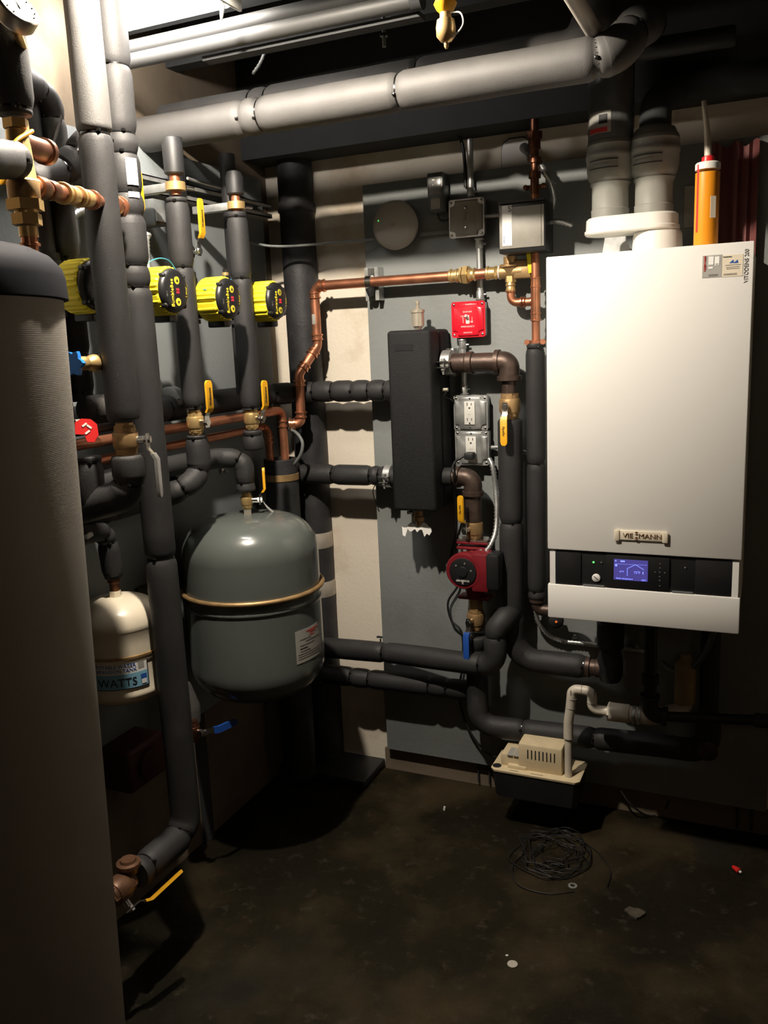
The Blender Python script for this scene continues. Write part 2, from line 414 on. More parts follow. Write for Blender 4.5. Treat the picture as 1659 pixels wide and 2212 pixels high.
# ================================================================ LAMP
t = thing('ceiling_lamp', 'bare glowing bulb under a small white reflector between the ceiling joists', 'lamp', LAMP)
M().sphere(LAMP, LAMP_R, 16).obj('bulb', bulbm, t)
M().lathe(LAMP + ZA * .016, ZA, [(0, .014), (.02, .02), (.05, .02), (.06, .014)], 16).obj('socket', whp, t)
M().lathe(LAMP + ZA * .030, ZA, [(.0, .115), (.003, .118), (.03, .085), (.062, .03), (.085, .02), (.085, .018), (.06, .026), (.028, .082), (.001, .112)], 32, cap=False).obj('reflector', wht, t)
M().cyl(LAMP + ZA * .10, V((LAMP.x, LAMP.y, 2.34)), .006, 8).obj('cord', cablem, t)

SYL = -.86; sz1 = P(380, 36, Y=SYL).z
t = thing('strip_light', 'glowing white strip light at the top left of the picture', 'lamp', (.25, SYL, sz1 + .1))
mb = M(); mb.ext(P(163, 60, Y=SYL).x, P(492, 0, Y=SYL).x, SYL - .035, SYL + .035, sz1, sz1 + .09, bev=.02).obj('diffuser', mat('strip_glow', (1, 1, 1), .5, emit=(1, .93, .86), es=14), t)
M().ext(P(492, 0, Y=SYL).x, P(500, 0, Y=SYL).x, SYL - .04, SYL + .04, sz1 - .004, sz1 + .10, bev=.004).obj('end_cap', whp, t)
M().ext(P(160, 60, Y=SYL).x, P(500, 0, Y=SYL).x, SYL - .045, SYL + .045, sz1 + .09, sz1 + .12, bev=.003).obj('housing', whp, t)
q = P(492, 30, Y=SYL); M().prism([V((q.x - .006, SYL - .02, sz1)), V((q.x + .010, SYL - .02, sz1)), V((q.x - .002, SYL - .02, q.z - .015)), V((q.x - .006, SYL - .02, q.z - .015))], V((0, .003, 0))).obj('hook', galv, t)

# ================================================================ BOILER
BY = -.47; BX0, BX1, BZ0, BZ1 = 1.000, 1.433, .748, 1.598
t = boiler = thing('wall_boiler', 'tall white wall-hung boiler with blue display on its dark control strip', 'boiler', (1.2165, -.04, BZ0))
M().ext(BX0 + .004, BX1 - .004, BY + .022, -.045, BZ0 + .006, BZ1 - .004, bev=.004).obj('casing', whp, t)
M().ext(BX0, BX1, BY, BY + .021, .920, BZ1, bev=.003).obj('front_panel', wht, t)
M().ext(BX0, BX1, BY, BY + .021, BZ0, .833, bev=.003).obj('lower_cover', wht, t)
for x in (1.005, 1.4145):
    M().ext(x, x + .0135, BY + .003, BY + .0215, .8335, .914).obj('side_strip', wht, t)
cp = M().ext(1.0188, 1.4142, BY + .006, BY + .0215, .8335, .9165, bev=.001).obj('control_strip', blackp, t)
M().ext(1.139, 1.281, BY + .002, BY + .006, .8355, .914, bev=.001).obj('display_unit', blackp, t)
M().ext(1.0190, 1.080, BY + .003, BY + .006, .8355, .914, bev=.001).obj('flap', blackp, t)
M().ext(1.337, 1.4135, BY + .003, BY + .006, .8355, .914, bev=.001).obj('flap', blackp, t)
M().ext(1.085, 1.135, BY + .002, BY + .006, .8345, .8375).obj('handle_lip', greyc, t)
M().ext(1.288, 1.333, BY + .002, BY + .006, .8345, .8375).obj('handle_lip', greyc, t)
FY = BY + .0014
def pf(x, y, Y=FY): return P(x, y, Y=Y)
a, b = pf(1326, 1207), pf(1399, 1257)
lcd = M().ext(a.x, b.x, FY, FY + .002, b.z, a.z).obj('lcd_screen', screen, t)
def line(pts, w, m, name, parent, Y=FY - .0006):
    o = M()
    for i in range(len(pts) - 1):
        p, q = pf(*pts[i], Y), pf(*pts[i + 1], Y); d = (q - p).normalized(); n = V((-d.z, 0, d.x)) * w / 2
        o.prism([p - n, q - n, q + n, p + n], V((0, -.0004, 0)))
    return o.obj(name, m, parent)
line([(1355, 1244), (1355, 1228), (1373, 1220), (1391, 1231)], .0011, screenl, 'house_icon', lcd)
line([(1328, 1218), (1398, 1221)], .0004, screenl, 'rule', lcd)
for s_, sz, x, y in (('72°F', .0078, 1376, 1237.5), ('57°F', .0052, 1343, 1235), ('Boiler temperature', .0048, 1349, 1250), ('108°F', .0048, 1390, 1254)):
    text(s_, sz, pf(x, y, FY - .0008), XA, ZA, screenl, lcd)
for x, y, w_, h_ in ((1330, 1211.5, .003, .003), (1345, 1212.5, .010, .0035), (1331, 1221, .005, .005), (1389, 1238, .002, .006)):
    c = pf(x, y, FY - .0006); M().box(c, (w_, .0005, h_)).obj('screen_icon', screenl, lcd)
for x, y in ((1426, 1218.5), (1426, 1227), (1415, 1236), (1425, 1236.5), (1436, 1237.5), (1425, 1246), (1425, 1254), (1425, 1265.5)):
    M().box(pf(x, y, BY + .0014), (.0028, .0008, .0024), bev=.0003).obj('button', inkg, t)
c = pf(1282, 1214.5, BY + .005); M().lathe(c, -YA, [(0, .0024), (.0012, .002)], 12).obj('indicator_led', ledg, t)
c = pf(1299, 1215, BY + .005); M().lathe(c, -YA, [(0, .002), (.0012, .0016)], 12).obj('indicator', inkg, t)
c = pf(1480, 1226, BY + .005); M().lathe(c, -YA, [(0, .0022), (.0012, .002)], 12).obj('indicator', inkg, t)
c = pf(1288, 1248, BY + .005); g = M().lathe(c, -YA, [(0, .0098), (.0022, .0098), (.003, .0088)], 28).obj('pressure_gauge', paper, t)
M().box(c + V((0, -.0034, 0)), (.013, .0004, .0015), Matrix.Rotation(.7, 3, 'Y')).obj('needle', ink, g)
# badge
a, b = pf(1331, 1147, BY - .001), pf(1439, 1168, BY - .001)
bd = M().ext(a.x, b.x, BY - .004, BY, (a.z + b.z) / 2 - .0115, (a.z + b.z) / 2 + .0115, bev=.002).obj('badge', crm2, t)
cz = (a.z + b.z) / 2 - .0005
text('VIE', .0155, (pf(1357, 1157).x, BY - .0046, cz), XA, ZA, bronze, bd, sx=1.1)
text('MANN', .0155, (pf(1405, 1157).x, BY - .0046, cz), XA, ZA, bronze, bd, sx=1.12)
for dz in (.0062, -.0062): text('S', .0105, (pf(1375.5, 1157).x, BY - .0046, cz + dz), XA, ZA, bronze, bd, sx=1.6)
for x in (a.x + .002, b.x - .002):
    M().ext(x - .006, x + .006, BY - .0065, BY - .003, cz - .013, cz + .013, bev=.0015).obj('badge_end', crm2, bd)
# stickers
text('VITODENS 200', .0112, pf(1612.5, 574, BY - .0004), ZA, -XA, inkg, t, sx=.92)
a, b = pf(1518, 553), pf(1559, 598)
st = M().ext(a.x, b.x, BY - .0008, BY, b.z, a.z).obj('sticker', lblg, t); st['label'] = 'silver label with small boiler pictures'
text('VIESSMANN', .0060, pf(1523, 570, BY - .0012), ZA, -XA, inkr, st)
for x, y, w_, h_, m_ in ((1536, 563, .010, .017, paper), (1535, 578.5, .009, .004, paper), (1549, 563.5, .0095, .018, paper), (1549, 570.5, .006, .0013, ink), (1540, 593, .018, .001, inkg), (1540, 595.5, .018, .001, inkg)):
    M().box(pf(x, y, BY - .0013), (w_, .0004, h_)).obj('print', m_, st)
a, b = pf(1560, 552), pf(1604, 596)
st = M().ext(a.x, b.x, BY - .0008, BY, b.z, a.z).obj('sticker', crm2, t); st['label'] = 'cream installer label with blue logo'
text('Installed by', .0036, pf(1571, 554.5, BY - .0012), XA, ZA, inkg, st)
for dx in (0, 9):
    q = [pf(x + dx, y, BY - .0012) for x, y in ((1575, 568.5), (1584, 560.5), (1585, 567.5))]; M().prism(q, V((0, -.0003, 0))).obj('logo', inkb, st)
for y, w_ in ((572, .030), (576.5, .026), (580, .025)):
    M().box(pf(1583, y, BY - .0012), (w_, .0004, .0009)).obj('print', inkg, st)
for y in (591, 593.5): M().box(pf(1577, y, BY - .0012), (.026, .0004, .0009)).obj('print', inkg, st)

# ================================================================ FLUE
t = thing('flue_adapter', 'white oval flue adapter on top of the boiler joining two grey pipes', 'flue', (1.2165, -.25, BZ1))
fx, fy = P(1420, 520, Y=-.25).x, -.25
M().lathe(V((fx, fy, BZ1 - .003)), ZA, [(0, .062), (.012, .062), (.014, .058), (.05, .056), (.058, .053)], 32).obj('collar', whp, t)
c1 = P(1318, 470, Y=fy); c2 = P(1412, 455, Y=fy); zt = P(1370, 482, Y=-.30).z
def stadium(x0, x1, r, z0, z1, n=14):
    ring = lambda z, k: [V((x1 + (r + k) * math.sin(PI * i / n), fy - (r + k) * math.cos(PI * i / n), z)) for i in range(n + 1)] + [V((x0 - (r + k) * math.sin(PI * i / n), fy + (r + k) * math.cos(PI * i / n), z)) for i in range(n + 1)]
    return M().rings([ring(z0, 0), ring(z0 + .003, .003), ring(z0 + .010, .003), ring(z0 + .012, 0), ring(z1 - .004, -.001), ring(z1, -.005)])
stadium(c1.x, c2.x, .057, zt - .017, zt + .022).obj('manifold', whp, t)
M().cyl(V((fx, fy, BZ1 + .05)), V((fx, fy, zt - .012)), .05, 28).obj('neck', whp, t)
for c, lab, cc in ((c1, 'grey flue pipe with bulged coupling, left of the pair above the boiler', 0), (c2, 'grey flue pipe with domed coupling, right of the pair above the boiler', 1)):
    q = thing('flue_pipe', lab, 'flue', (c.x, fy, zt + .02))
    zb = zt + .021; zc = P(0, 0, Y=fy).z
    z1 = P(1310, 398, Y=fy).z; z2 = P(1308, 340, Y=fy).z; z3 = P(1308, 308, Y=fy).z
    M().lathe(V((c.x, fy, zb)), ZA, [(0, .044), (.02, .045), (.022, .043), (z1 - zb - .01, .043), (z1 - zb, .048)], 28).obj('pipe', ppf, q)
    M().lathe(V((c.x, fy, z1)), ZA, [(0, .044), (.012, .052), (.03, .0555), (z2 - z1 - .008, .056), (z2 - z1 - .006, .0575), (z2 - z1 + .004, .0578), (z2 - z1 + .006, .0565), (z3 - z1 - .012, .055), (z3 - z1 - .010, .056), (z3 - z1, .053), (z3 - z1 + .005, .048)], 32).obj('coupling', ppf, q)
    # band label on the coupling
    ang0 = math.atan2(CAM.y - fy, CAM.x - c.x) - .25
    def arc(r, a0, a1, z0, z1, mm, nm, par):
        n = 12; mb = M()
        rs = [[V((c.x + (r + k) * math.cos(a0 + (a1 - a0) * i / n), fy + (r + k) * math.sin(a0 + (a1 - a0) * i / n), z)) for k, z in ((0, z0), (.0006, z0), (.0006, z1), (0, z1))] for i in range(n + 1)]
        return mb.rings(rs).obj(nm, mm, par)
    lb = arc(.0563, ang0 - .75, ang0 + .55, z2 - .032, z2 - .014, ppf, 'band_label', q)
    arc(.0570, ang0 - .75, ang0 + .55, z2 - .033, z2 - .031, ink, 'label_edge', lb); arc(.0570, ang0 - .75, ang0 + .55, z2 - .015, z2 - .013, ink, 'label_edge', lb)
    arc(.0570, ang0 - .6, ang0 + .2, z2 - .0235, z2 - .0215, inkg, 'print', lb)
    if cc == 0:
        M().cyl(V((c.x, fy, z3)), V((c.x, fy, 2.1)), .053, 28).obj('upper_pipe', smoke, q)
        lb2 = arc(.0534, ang0 - .9, ang0 + .25, z3 + .012, z3 + .060, lblg, 'pipe_label', q)
        arc(.0541, ang0 - .8, ang0 + .1, z3 + .014, z3 + .024, inkr, 'print', lb2); arc(.0541, ang0 - .28, ang0 + .1, z3 + .032, z3 + .052, ink, 'bar_code', lb2)
    else:
        M().lathe(V((c.x, fy, z3 + .003)), ZA, [(0, .05), (.012, .045), (.02, .03), (.022, .01)], 28).obj('dome', ppf, q)
        M().tube([V((c.x, fy, z3)), V((c.x, fy, z3 + .07)), V((c.x + .03, fy + .1, z3 + .12)), V((c.x + .6, fy + .1, z3 + .12))], .036, .05, 20).obj('upper_bend', trim_dark, q)
o = M().prism([P(x, y, Y=-.12) for x, y in ((1308, 505), (1347, 498), (1365, 548), (1300, 552), (1304, 530))], V((0, .003, 0))).obj('sheet_scrap', galv)
tag(o, 'small grey metal plate standing behind the boiler top under the flue', 'plate')
# sealant tube
b0 = P(1524, 530, Y=-.36); cx, cyy = b0.x, -.36
t = thing('sealant_tube', 'orange sealant cartridge with red cap and white nozzle on the boiler', 'sealant tube', (cx, cyy, BZ1))
zt2 = P(1529, 365, Y=cyy).z
M().lathe(V((cx, cyy, BZ1 - .004)), ZA, [(0, .0245), (.004, .0255), (zt2 - BZ1 - .004, .0255)], 28).obj('cartridge', orange, t)
M().lathe(V((cx, cyy, zt2 - .002)), ZA, [(0, .0262), (.012, .0262), (.015, .0235)], 28).obj('shoulder', whp, t)
M().lathe(V((cx, cyy, zt2 + .012)), ZA, [(0, .0135), (.012, .013), (.015, .008)], 18).obj('cap', redtag, t)
n0 = V((cx, cyy, zt2 + .022)); n1 = P(1527, 275, Y=cyy); n2 = P(1520, 218, Y=cyy)
M().sweep(spline([n0, n1, n2], 6), [.0075, .0075, .0073, .007, .0068, .0065, .006, .0058, .0056, .0054, .0052, .005, .0045], 12).obj('nozzle', pvc, t)
M().lathe(V((cx, cyy, BZ1 + .0)), ZA, [(0, .02), (.001, .0256), (.002, .02)], 12).obj('rim', redtag, t)
q = V((CAM.x - cx, CAM.y - cyy, 0)).normalized(); sd = ZA.cross(q)
M().box(V((cx, cyy, BZ1 + .105)) - sd * .019 + q * .0168, (.004, .004, .14)).obj('red_print', inkr, t)
M().box(V((cx, cyy, BZ1 + .085)) + sd * .013 + q * .0215, (.012, .001, .045), Matrix.Rotation(math.atan2(q.y, q.x) + PI / 2 + .5, 3, 'Z')).obj('label', crm2, t)
# red plastic sheet and thin sheet on the wall behind
mb = M(); rs = []
xs = [P(1538, 320, Y=-.05).x, P(1642, 300, Y=-.05).x]
for i in range(15):
    x = xs[0] + (xs[1] - xs[0]) * i / 14; y = -.055 - .008 * math.sin(i * 1.9)
    zt_ = 1.865 + .008 * math.sin(i * 1.1)
    rs.append([V((x, y, 1.55)), V((x, y - .002, 1.55)), V((x, y - .002 - .006 * math.sin(i), zt_)), V((x, y - .006 * math.sin(i), zt_))])
tag(mb.rings(rs).obj('plastic_sheet', redsheet), 'dull red plastic sheet hanging on the board behind the sealant tube', 'plastic sheet')
tag(M().ext(P(1478, 420, Y=-.05).x, P(1552, 420, Y=-.05).x, -.046, -.0405, P(1500, 490, Y=-.05).z, P(1500, 400, Y=-.05).z).obj('wall_label', gbox), 'faint grey card fixed to the board left of the sealant tube', 'card')

# ================================================================ HYDRAULIC SEPARATOR
t = sep = thing('hydraulic_separator', 'tall black moulded foam casing of the hydraulic separator on the board', 'separator', (.545, -.04, .93))
x0, x1, z0, z1 = .482, .614, .940, 1.455
M().box(((x0 + x1) / 2, -.1675, (z0 + z1) / 2), (x1 - x0, .075, z1 - z0), bev=.011, seg=4).obj('front_shell', epp, t)
M().box(((x0 + x1) / 2, -.0875, (z0 + z1) / 2), (x1 - x0, .083, z1 - z0), bev=.011, seg=4).obj('rear_shell', epp, t)
a, b = P(852, 744, Y=-.2055), P(892, 757, Y=-.2055)
M().ext(a.x, b.x, -.2062, -.204, b.z, a.z).obj('nameplate_recess', blackp, t)
t = thing('air_vent', 'nickel automatic air vent on top of the black separator casing', 'air vent', (.548, -.13, z1))
ax_ = P(903, 700, Y=-.13).x
M().lathe(V((ax_, -.13, z1 - .005)), ZA, [(0, .009), (.008, .009), (.009, .012), (.014, .012), (.015, .018), (.052, .018), (.053, .0205), (.060, .0205), (.061, .017), (.065, .009), (.068, .005), (.076, .005), (.077, .0065), (.085, .0065), (.086, .003)], 24).obj('vent_body', nickel, t)
# bottom tail of separator: brass drain with torn tape
t = thing('drain_cock', 'brass drain cock with torn white tape under the black separator', 'drain', (.548, -.13, .90))
dz = P(905, 1120, Y=-.13)
M().lathe(V((dz.x, -.13, .942)), -ZA, [(0, .02), (.012, .02), (.014, .013), (.03, .013), (.032, .016), (.045, .016), (.047, .009), (.06, .009)], 18).obj('drain_body', dbrass, t)
M().cyl(V((dz.x - .01, -.15, .928)), V((dz.x - .026, -.158, .925)), .005, 10).obj('drain_screw', steel, t)
mb = M(); rs = []
for i in range(13):
    x, y = 868 + i * 5.2, 1134 + 6 * math.sin(i * 1.2)
    a = P(x, y, Y=-.15); b = P(x + 2, 1142 + (14 if i in (0, 1, 9, 10, 11) else 4) + 4 * math.sin(i * 2.3), Y=-.155)
    rs.append([a, a + V((0, .0012, 0)), b + V((0, .0012, 0)), b])
mb.rings(rs).obj('torn_tape', paper, t)
# separator flanges/pipes at left
HY = -.105
def hz(x, y, Y=HY): return P(x, y, Y=Y)
zu = hz(740, 845).z; zl = hz(760, 1026).z
insulated('insulated_pipe', 'black ribbed insulated pipe entering the separator casing at upper left', 'pipe', [V((.49, HY, zu)), V((.16, HY, zu)), V((.085, -.21, zu)), V((.085, -.40, zu)), V((.085, -.80, zu)), V((.085, -1.35, zu))], .0325,
          [(835, 842), (800, 843), (763, 845), (722, 846), (678, 847), (632, 850), (586, 852), (352, 868)], bend=.07)
insulated('insulated_pipe', 'black insulated pipe entering the separator casing at lower left', 'pipe', [V((.49, HY, zl)), V((.12, HY, zl))], .0315,
          [(822, 1028), (803, 1027), (722, 1023), (648, 1019)], bend=.07)
def bolt_clamp(label, c, ax, r, w=.022, par=None):
    t = par or thing('pipe_clamp', label, 'clamp', c); u, v = basis(ax)
    M().lathe(c - ax * w / 2, ax, [(0, r), (w * .08, r + .004), (w * .92, r + .004), (w, r)], 28).obj('band', galv, t)
    f = V((CAM.x - c.x, CAM.y - c.y, 0)); f = (f - ax * f.dot(ax)).normalized()
    M().box(c + f * (r + .010) + ZA * .004, (w * 1.2, .022, .003) if abs(ax.x) > .5 else (.022, w * 1.2, .003)).obj('ear', steel, t)
    M().box(c + f * (r + .010) - ZA * .012, (w * 1.2, .022, .003) if abs(ax.x) > .5 else (.022, w * 1.2, .003)).obj('ear', steel, t)
    o = M(); o.cyl(c + f * (r + .012) + ZA * .012, c + f * (r + .012) - ZA * .032, .003, 10); o.hexn(c + f * (r + .012) + ZA * .006, c + f * (r + .012) + ZA * .013, .007); o.hexn(c + f * (r + .012) - ZA * .014, c + f * (r + .012) - ZA * .02, .007); o.obj('bolt', galv, t)
    return t
bolt_clamp('black-backed steel clamp on upper insulated pipe near the corner', hz(602, 851), XA, .030, .024)
bolt_clamp('steel clamp on lower insulated pipe touching the black casing', hz(842, 1028), XA, .031, .024)
bolt_clamp('steel clamp on the insulated pipe between the two tall zone pipes', P(372, 865, X=.085), YA, .031, .03)
cable('sensor_cable', 'thin black and red sensor wire hanging below the lower separator pipe', [hz(812, 1045, -.12), hz(806, 1058, -.10), hz(808, 1075, -.08), hz(815, 1092, -.06)], .0015, cablem)

# ================================================================ IRON PIPE, RISERS
IY = -.115
cpt = thing('pipe_clamp', 'galvanised strut clamp with bolts at the upper right of the black separator', 'clamp', hz(970, 780, IY))
c = hz(968, 783, IY)
bolt_clamp(None, c, XA, .031, .03, par=cpt)
for x in (966, 982):
    q = hz(x, 762, -.06); M().ext(q.x - .005, q.x + .005, -.083, -.0405, hz(x, 812, -.06).z, hz(x, 752, -.06).z, bev=.002).obj('strut_flange', galv, cpt)
q = hz(978, 762, -.06); M().ext(q.x - .012, q.x + .012, -.050, -.0405, hz(978, 808, -.06).z, hz(978, 752, -.06).z).obj('strut_web', galv, cpt)
zi = hz(1030, 783, IY).z
t = thing('iron_pipe', 'brown iron pipe with elbow leaving the separator at upper right', 'pipe', V((hz(985, 783, IY).x, IY, zi)))
xe = hz(1100, 800, IY).x
M().lathe(V((.612, IY, zi)), XA, [(0, .024), (.035, .024)], 24).obj('nipple', iron, t)
M().lathe(V((hz(978, 783, IY).x, IY, zi)), XA, [(0, .026), (.004, .0275), (.040, .0275), (.044, .031), (.060, .031), (.062, .028)], 28).obj('union', iron, t)
M().cyl(V((hz(1010, 783, IY).x, IY, zi)), V((hz(1070, 783, IY).x, IY, zi)), .0262, 26).obj('pipe', iron, t)
def iron_elbow(par, A, corner, B, r, m=None):
    pp = path([A, corner, B], (A - corner).length * .85, 10)
    M().sweep(pp, r, 26).obj('elbow', m or iron, par, 60)
    for Q, o in ((A, corner), (B, corner)):
        ax = (Q - o).normalized(); M().lathe(Q - ax * .014, ax, [(0, r), (.001, r + .005), (.013, r + .005), (.014, r + .002)], 26).obj('elbow_collar', m or iron, par)
zv = hz(1100, 822, IY).z
iron_elbow(t, V((hz(1070, 783, IY).x, IY, zi)), V((xe, IY, zi)), V((xe, IY, zv)), .029)
M().cyl(V((xe, IY, zv + .01)), V((xe, IY, hz(1100, 850, IY).z)), .021, 22).obj('nipple', iron, t)
vc = hz(1100, 876, IY); vc = V((xe, IY, vc.z))
ball_valve('brass ball valve with yellow lever hanging down beside the upper outlet box', vc, ZA, .0215, -ZA, -YA, bm=dbrass, L=.105, lb='Apollo')
zt_ = hz(1098, 905, IY).z; zb_ = P(1095, 1322, Y=IY).z; zq = P(1160, 1428, Y=IY).z; xr = P(1268, 1435, Y=IY).x
insulated('insulated_pipe', 'thick black insulated riser below the yellow-levered valve left of the boiler', 'pipe', [V((xe, IY, zt_)), V((xe, IY, zq)), V((xr, IY, zq))], .0345, [(1100, 1128), (1092, 1325), (1262, 1440)], bend=.075)
# jogged branch going left
jx = P(1072, 1380, Y=-.165).x
insulated('insulated_pipe', 'upper of two black insulated pipes running left from the riser foot', 'pipe', [V((xe, IY - .0, zb_ + .01)), V((jx + .02, -.165, P(1072, 1340, Y=-.165).z)), V((jx, -.175, P(1072, 1360, Y=-.165).z)), V((jx, -.175, P(1068, 1440, Y=-.175).z)), P(860, 1412, Y=-.125), P(700, 1398, Y=-.105)], .033,
          [(1070, 1373), (1040, 1436), (831, 1415)], bend=.05)
insulated('insulated_pipe', 'lower of two black insulated pipes running left below the pump', 'pipe', [P(1030, 1490, Y=-.085), P(1000, 1490, Y=-.10), P(935, 1482, Y=-.10), P(700, 1455, Y=-.10)], .0315, [(968, 1482), (930, 1480), (800, 1465), (762, 1460)], bend=.06)

# pump line from lower right of separator
PY = -.125
zp = hz(985, 1030, PY).z; xp = hz(1022, 1060, PY).x
t = thing('iron_pipe', 'brown iron elbow leaving the separator at lower right above the red pump', 'pipe', V((xp, PY, zp)))
M().lathe(V((.612, PY, zp)), XA, [(0, .027), (.030, .027)], 24).obj('foam_collar', foam, t)
M().cyl(V((.635, PY, zp)), V((hz(990, 1030, PY).x, PY, zp)), .022, 24).obj('nipple', iron, t)
iron_elbow(t, V((hz(985, 1030, PY).x, PY, zp)), V((xp, PY, zp)), V((xp, PY, hz(1015, 1070, PY).z)), .0265)
M().cyl(V((xp, PY, hz(1015, 1066, PY).z)), V((xp, PY, hz(1020, 1125, PY).z)), .024, 24).obj('pipe', iron, t)
v2 = V((xp, PY, hz(1020, 1140, PY).z))
ball_valve('brass ball valve with upright yellow lever above the red pump', v2 , ZA, .0195, ZA, (-YA - XA * .35), bm=dbrass, L=.105, lb='Apollo')
# red circulator
pc = V((xp, PY, P(1010, 1235, Y=PY).z))
t = pump = thing('circulator_pump', 'red circulator pump with round black face between two valves', 'pump', pc)
zf = P(1015, 1172, Y=PY).z
o = M(); o.box((xp, PY, zf + .004), (.096, .05, .009), bev=.004); o.box((xp, PY, zf - .012), (.096, .05, .009), bev=.004); o.obj('flange', redp, t)
o = M().box((xp, PY, zf + .010), (.094, .048, .006), bev=.003).obj('flange_plate', iron, t)
for dx in (-.038, .038):
    o = M(); o.hexn(V((xp + dx, PY - .004, zf + .012)), V((xp + dx, PY - .004, zf + .020)), .009); o.cyl(V((xp + dx, PY - .004, zf - .03)), V((xp + dx, PY - .004, zf + .012)), .004, 10); o.obj('bolt', galv, t)
zfb = P(1020, 1290, Y=PY).z
M().lathe(V((xp, PY, zf - .016)), -ZA, [(0, .022), (.02, .026), (.045, .040), (.09, .040), (zf - zfb - .035, .028), (zf - zfb - .018, .024)], 24).obj('volute', redp, t)
fc = P(1000, 1235, Y=PY - .075)
bx = V((fc.x, PY - .02, fc.z))
M().lathe(V((fc.x, PY + .0, fc.z)), -YA, [(0, .040), (.03, .050), (.060, .054), (.068, .054), (.074, .050), (.0745, .042)], 36).obj('motor_housing', redp, t)
fp = M().lathe(V((fc.x, PY - .0748, fc.z)), -YA, [(0, .0405), (.003, .0405), (.004, .038), (.0042, .016), (.008, .014), (.0082, .002)], 32).obj('face_plate', blackp, t)
text('GRUNDFOS', .0075, V((fc.x, PY - .0795, fc.z - .0265)), XA, ZA, inkw, fp); text('X', .010, V((fc.x, PY - .0795, fc.z - .0335)), XA, ZA, inkw, fp)
for a_ in (2.4, 1.3, .2):
    M().lathe(V((fc.x + .026 * math.cos(a_), PY - .0788, fc.z + .026 * math.sin(a_))), -YA, [(0, .003), (.0015, .0025)], 10).obj('face_screw', inkg, fp)
M().box((fc.x + .048, PY - .042, fc.z - .002), (.052, .062, .115), bev=.008).obj('terminal_base', redp, t)
M().box((fc.x + .086, PY - .042, fc.z + .002), (.040, .064, .105), bev=.008).obj('terminal_box', blackp, t)
M().box((xp, PY, P(1010, 1287, Y=PY).z), (.094, .048, .009), bev=.003).obj('lower_flange', redp, t)
v3 = V((xp, PY, P(1020, 1335, Y=PY).z))
M().cyl(V((xp, PY, P(1020, 1318, Y=PY).z)), V((xp, PY, P(1020, 1288, Y=PY).z)), .022, 6).obj('hex_nut', dbrass, t)
ball_valve('brass ball valve with blue lever hanging below the red pump', v3, ZA, .0195, -ZA, (-YA - XA * .2), gm=blu, bm=dbrass, L=.115)
zd = P(1040, 1590, Y=PY).z; zd0 = P(1020, 1372, Y=PY).z
insulated('insulated_pipe', 'black insulated return pipe from the blue-levered valve to below the boiler', 'pipe', [V((xp, PY, zd0)), V((xp, PY, P(1030, 1565, Y=PY).z)), P(1440, 1612, Y=-.115), P(1530, 1625, Y=-.115), P(1530, 1540, Y=-.115)], .0325, [(1020, 1400), (1132, 1567), (1285, 1590)], bend=.05)
# copper-fed insulated pipe left of boiler
CY = -.115
xc = P(1156, 740, Y=CY).x
insulated('insulated_pipe', 'black insulated riser directly beside the left edge of the boiler', 'pipe', [V((xc, CY, P(1157, 742, Y=CY).z)), V((xc, CY, P(1160, 1292, Y=CY).z))], .0262, [(1157, 752), (1158, 1000), (1162, 1275)], bend=.05)
t = thing('gas_elbow', 'dark iron elbow at the foot of the riser entering under the boiler', 'pipe fitting', V((xc, CY, P(1163, 1300, Y=CY).z)))
za = P(1163, 1290, Y=CY).z; zc_ = P(1170, 1310, Y=CY).z
iron_elbow(t, V((xc, CY, za)), V((xc, CY, zc_ - .01)), V((xc + .05, CY, zc_ - .01)), .0175)
M().tube([V((xc + .045, CY, zc_ - .01)), V((xc + .10, CY, zc_ - .01)), V((xc + .10, CY - .08, zc_ + .04)), V((xc + .10, CY - .08, BZ0 + .01))], .012, .03, 14).obj('pipe', iron, t)
t = thing('safety_valve', 'dark knob with small amber glint under the left corner of the boiler', 'valve', P(1200, 1338, Y=-.3))
c = P(1202, 1338, Y=-.36)
M().lathe(c, -YA + XA * .2, [(-.03, .008), (0, .012), (.002, .019), (.016, .019), (.02, .013)], 14).obj('knob', rubber, t)
M().lathe(c, -YA + XA * .2, [(.0195, .0035), (.023, .002)], 10).obj('lens', ledo, t)
# boiler underside connections
t = thing('supply_fitting', 'black fitting and brown iron union rising into the boiler underside', 'pipe fitting', P(1290, 1430, Y=IY))
ux = P(1268, 1435, Y=IY)
M().lathe(V((ux.x - .005, IY, zq)), XA, [(0, .028), (.014, .030), (.016, .024), (.03, .024), (.032, .028), (.045, .027)], 24).obj('union', iron, t)
M().lathe(V((ux.x + .065, IY, zq - .032)), ZA, [(0, .028), (.02, .036), (.06, .036), (.085, .030), (.1, .030), (.101, .038), (.17, .038), (.171, .028), (BZ0 - zq + .035, .028)], 20).obj('valve_body', blackp, t)
t = thing('return_fitting', 'black pipe dropping from the boiler underside to the black drain elbow', 'pipe', P(1405, 1420, Y=-.2))
by = -.24
M().lathe(V((P(1405, 1450, Y=by).x, by, P(1405, 1500, Y=by).z)), ZA, [(0, .017), (.03, .017), (.031, .022), (.055, .022), (.056, .016), (BZ0 - P(1405, 1500, Y=by).z + .01, .016)], 18).obj('pipe', blackp, t)
e0 = P(1395, 1507, Y=by); e1 = P(1400, 1540, Y=by)
xb_ = P(1405, 1450, Y=by).x
iron_elbow(t, V((xb_, by, e0.z + .01)), V((xb_, by, e1.z - .002)), V((xb_ + .045, by, e1.z - .004)), .021, cast)
tt = thing('drain_pipe', 'straight black pipe running right in front of the white trap', 'pipe', e1)
pr = P(1640, 1556, Y=by)
M().cyl(V((xb_ + .035, by, e1.z - .004)), pr, .0135, 18).obj('pipe', blackp, tt)
M().cyl(pr - V((.012, 0, 0)), pr + V((.09, 0, 0)), .018, 18).obj('coupling', cast, tt)
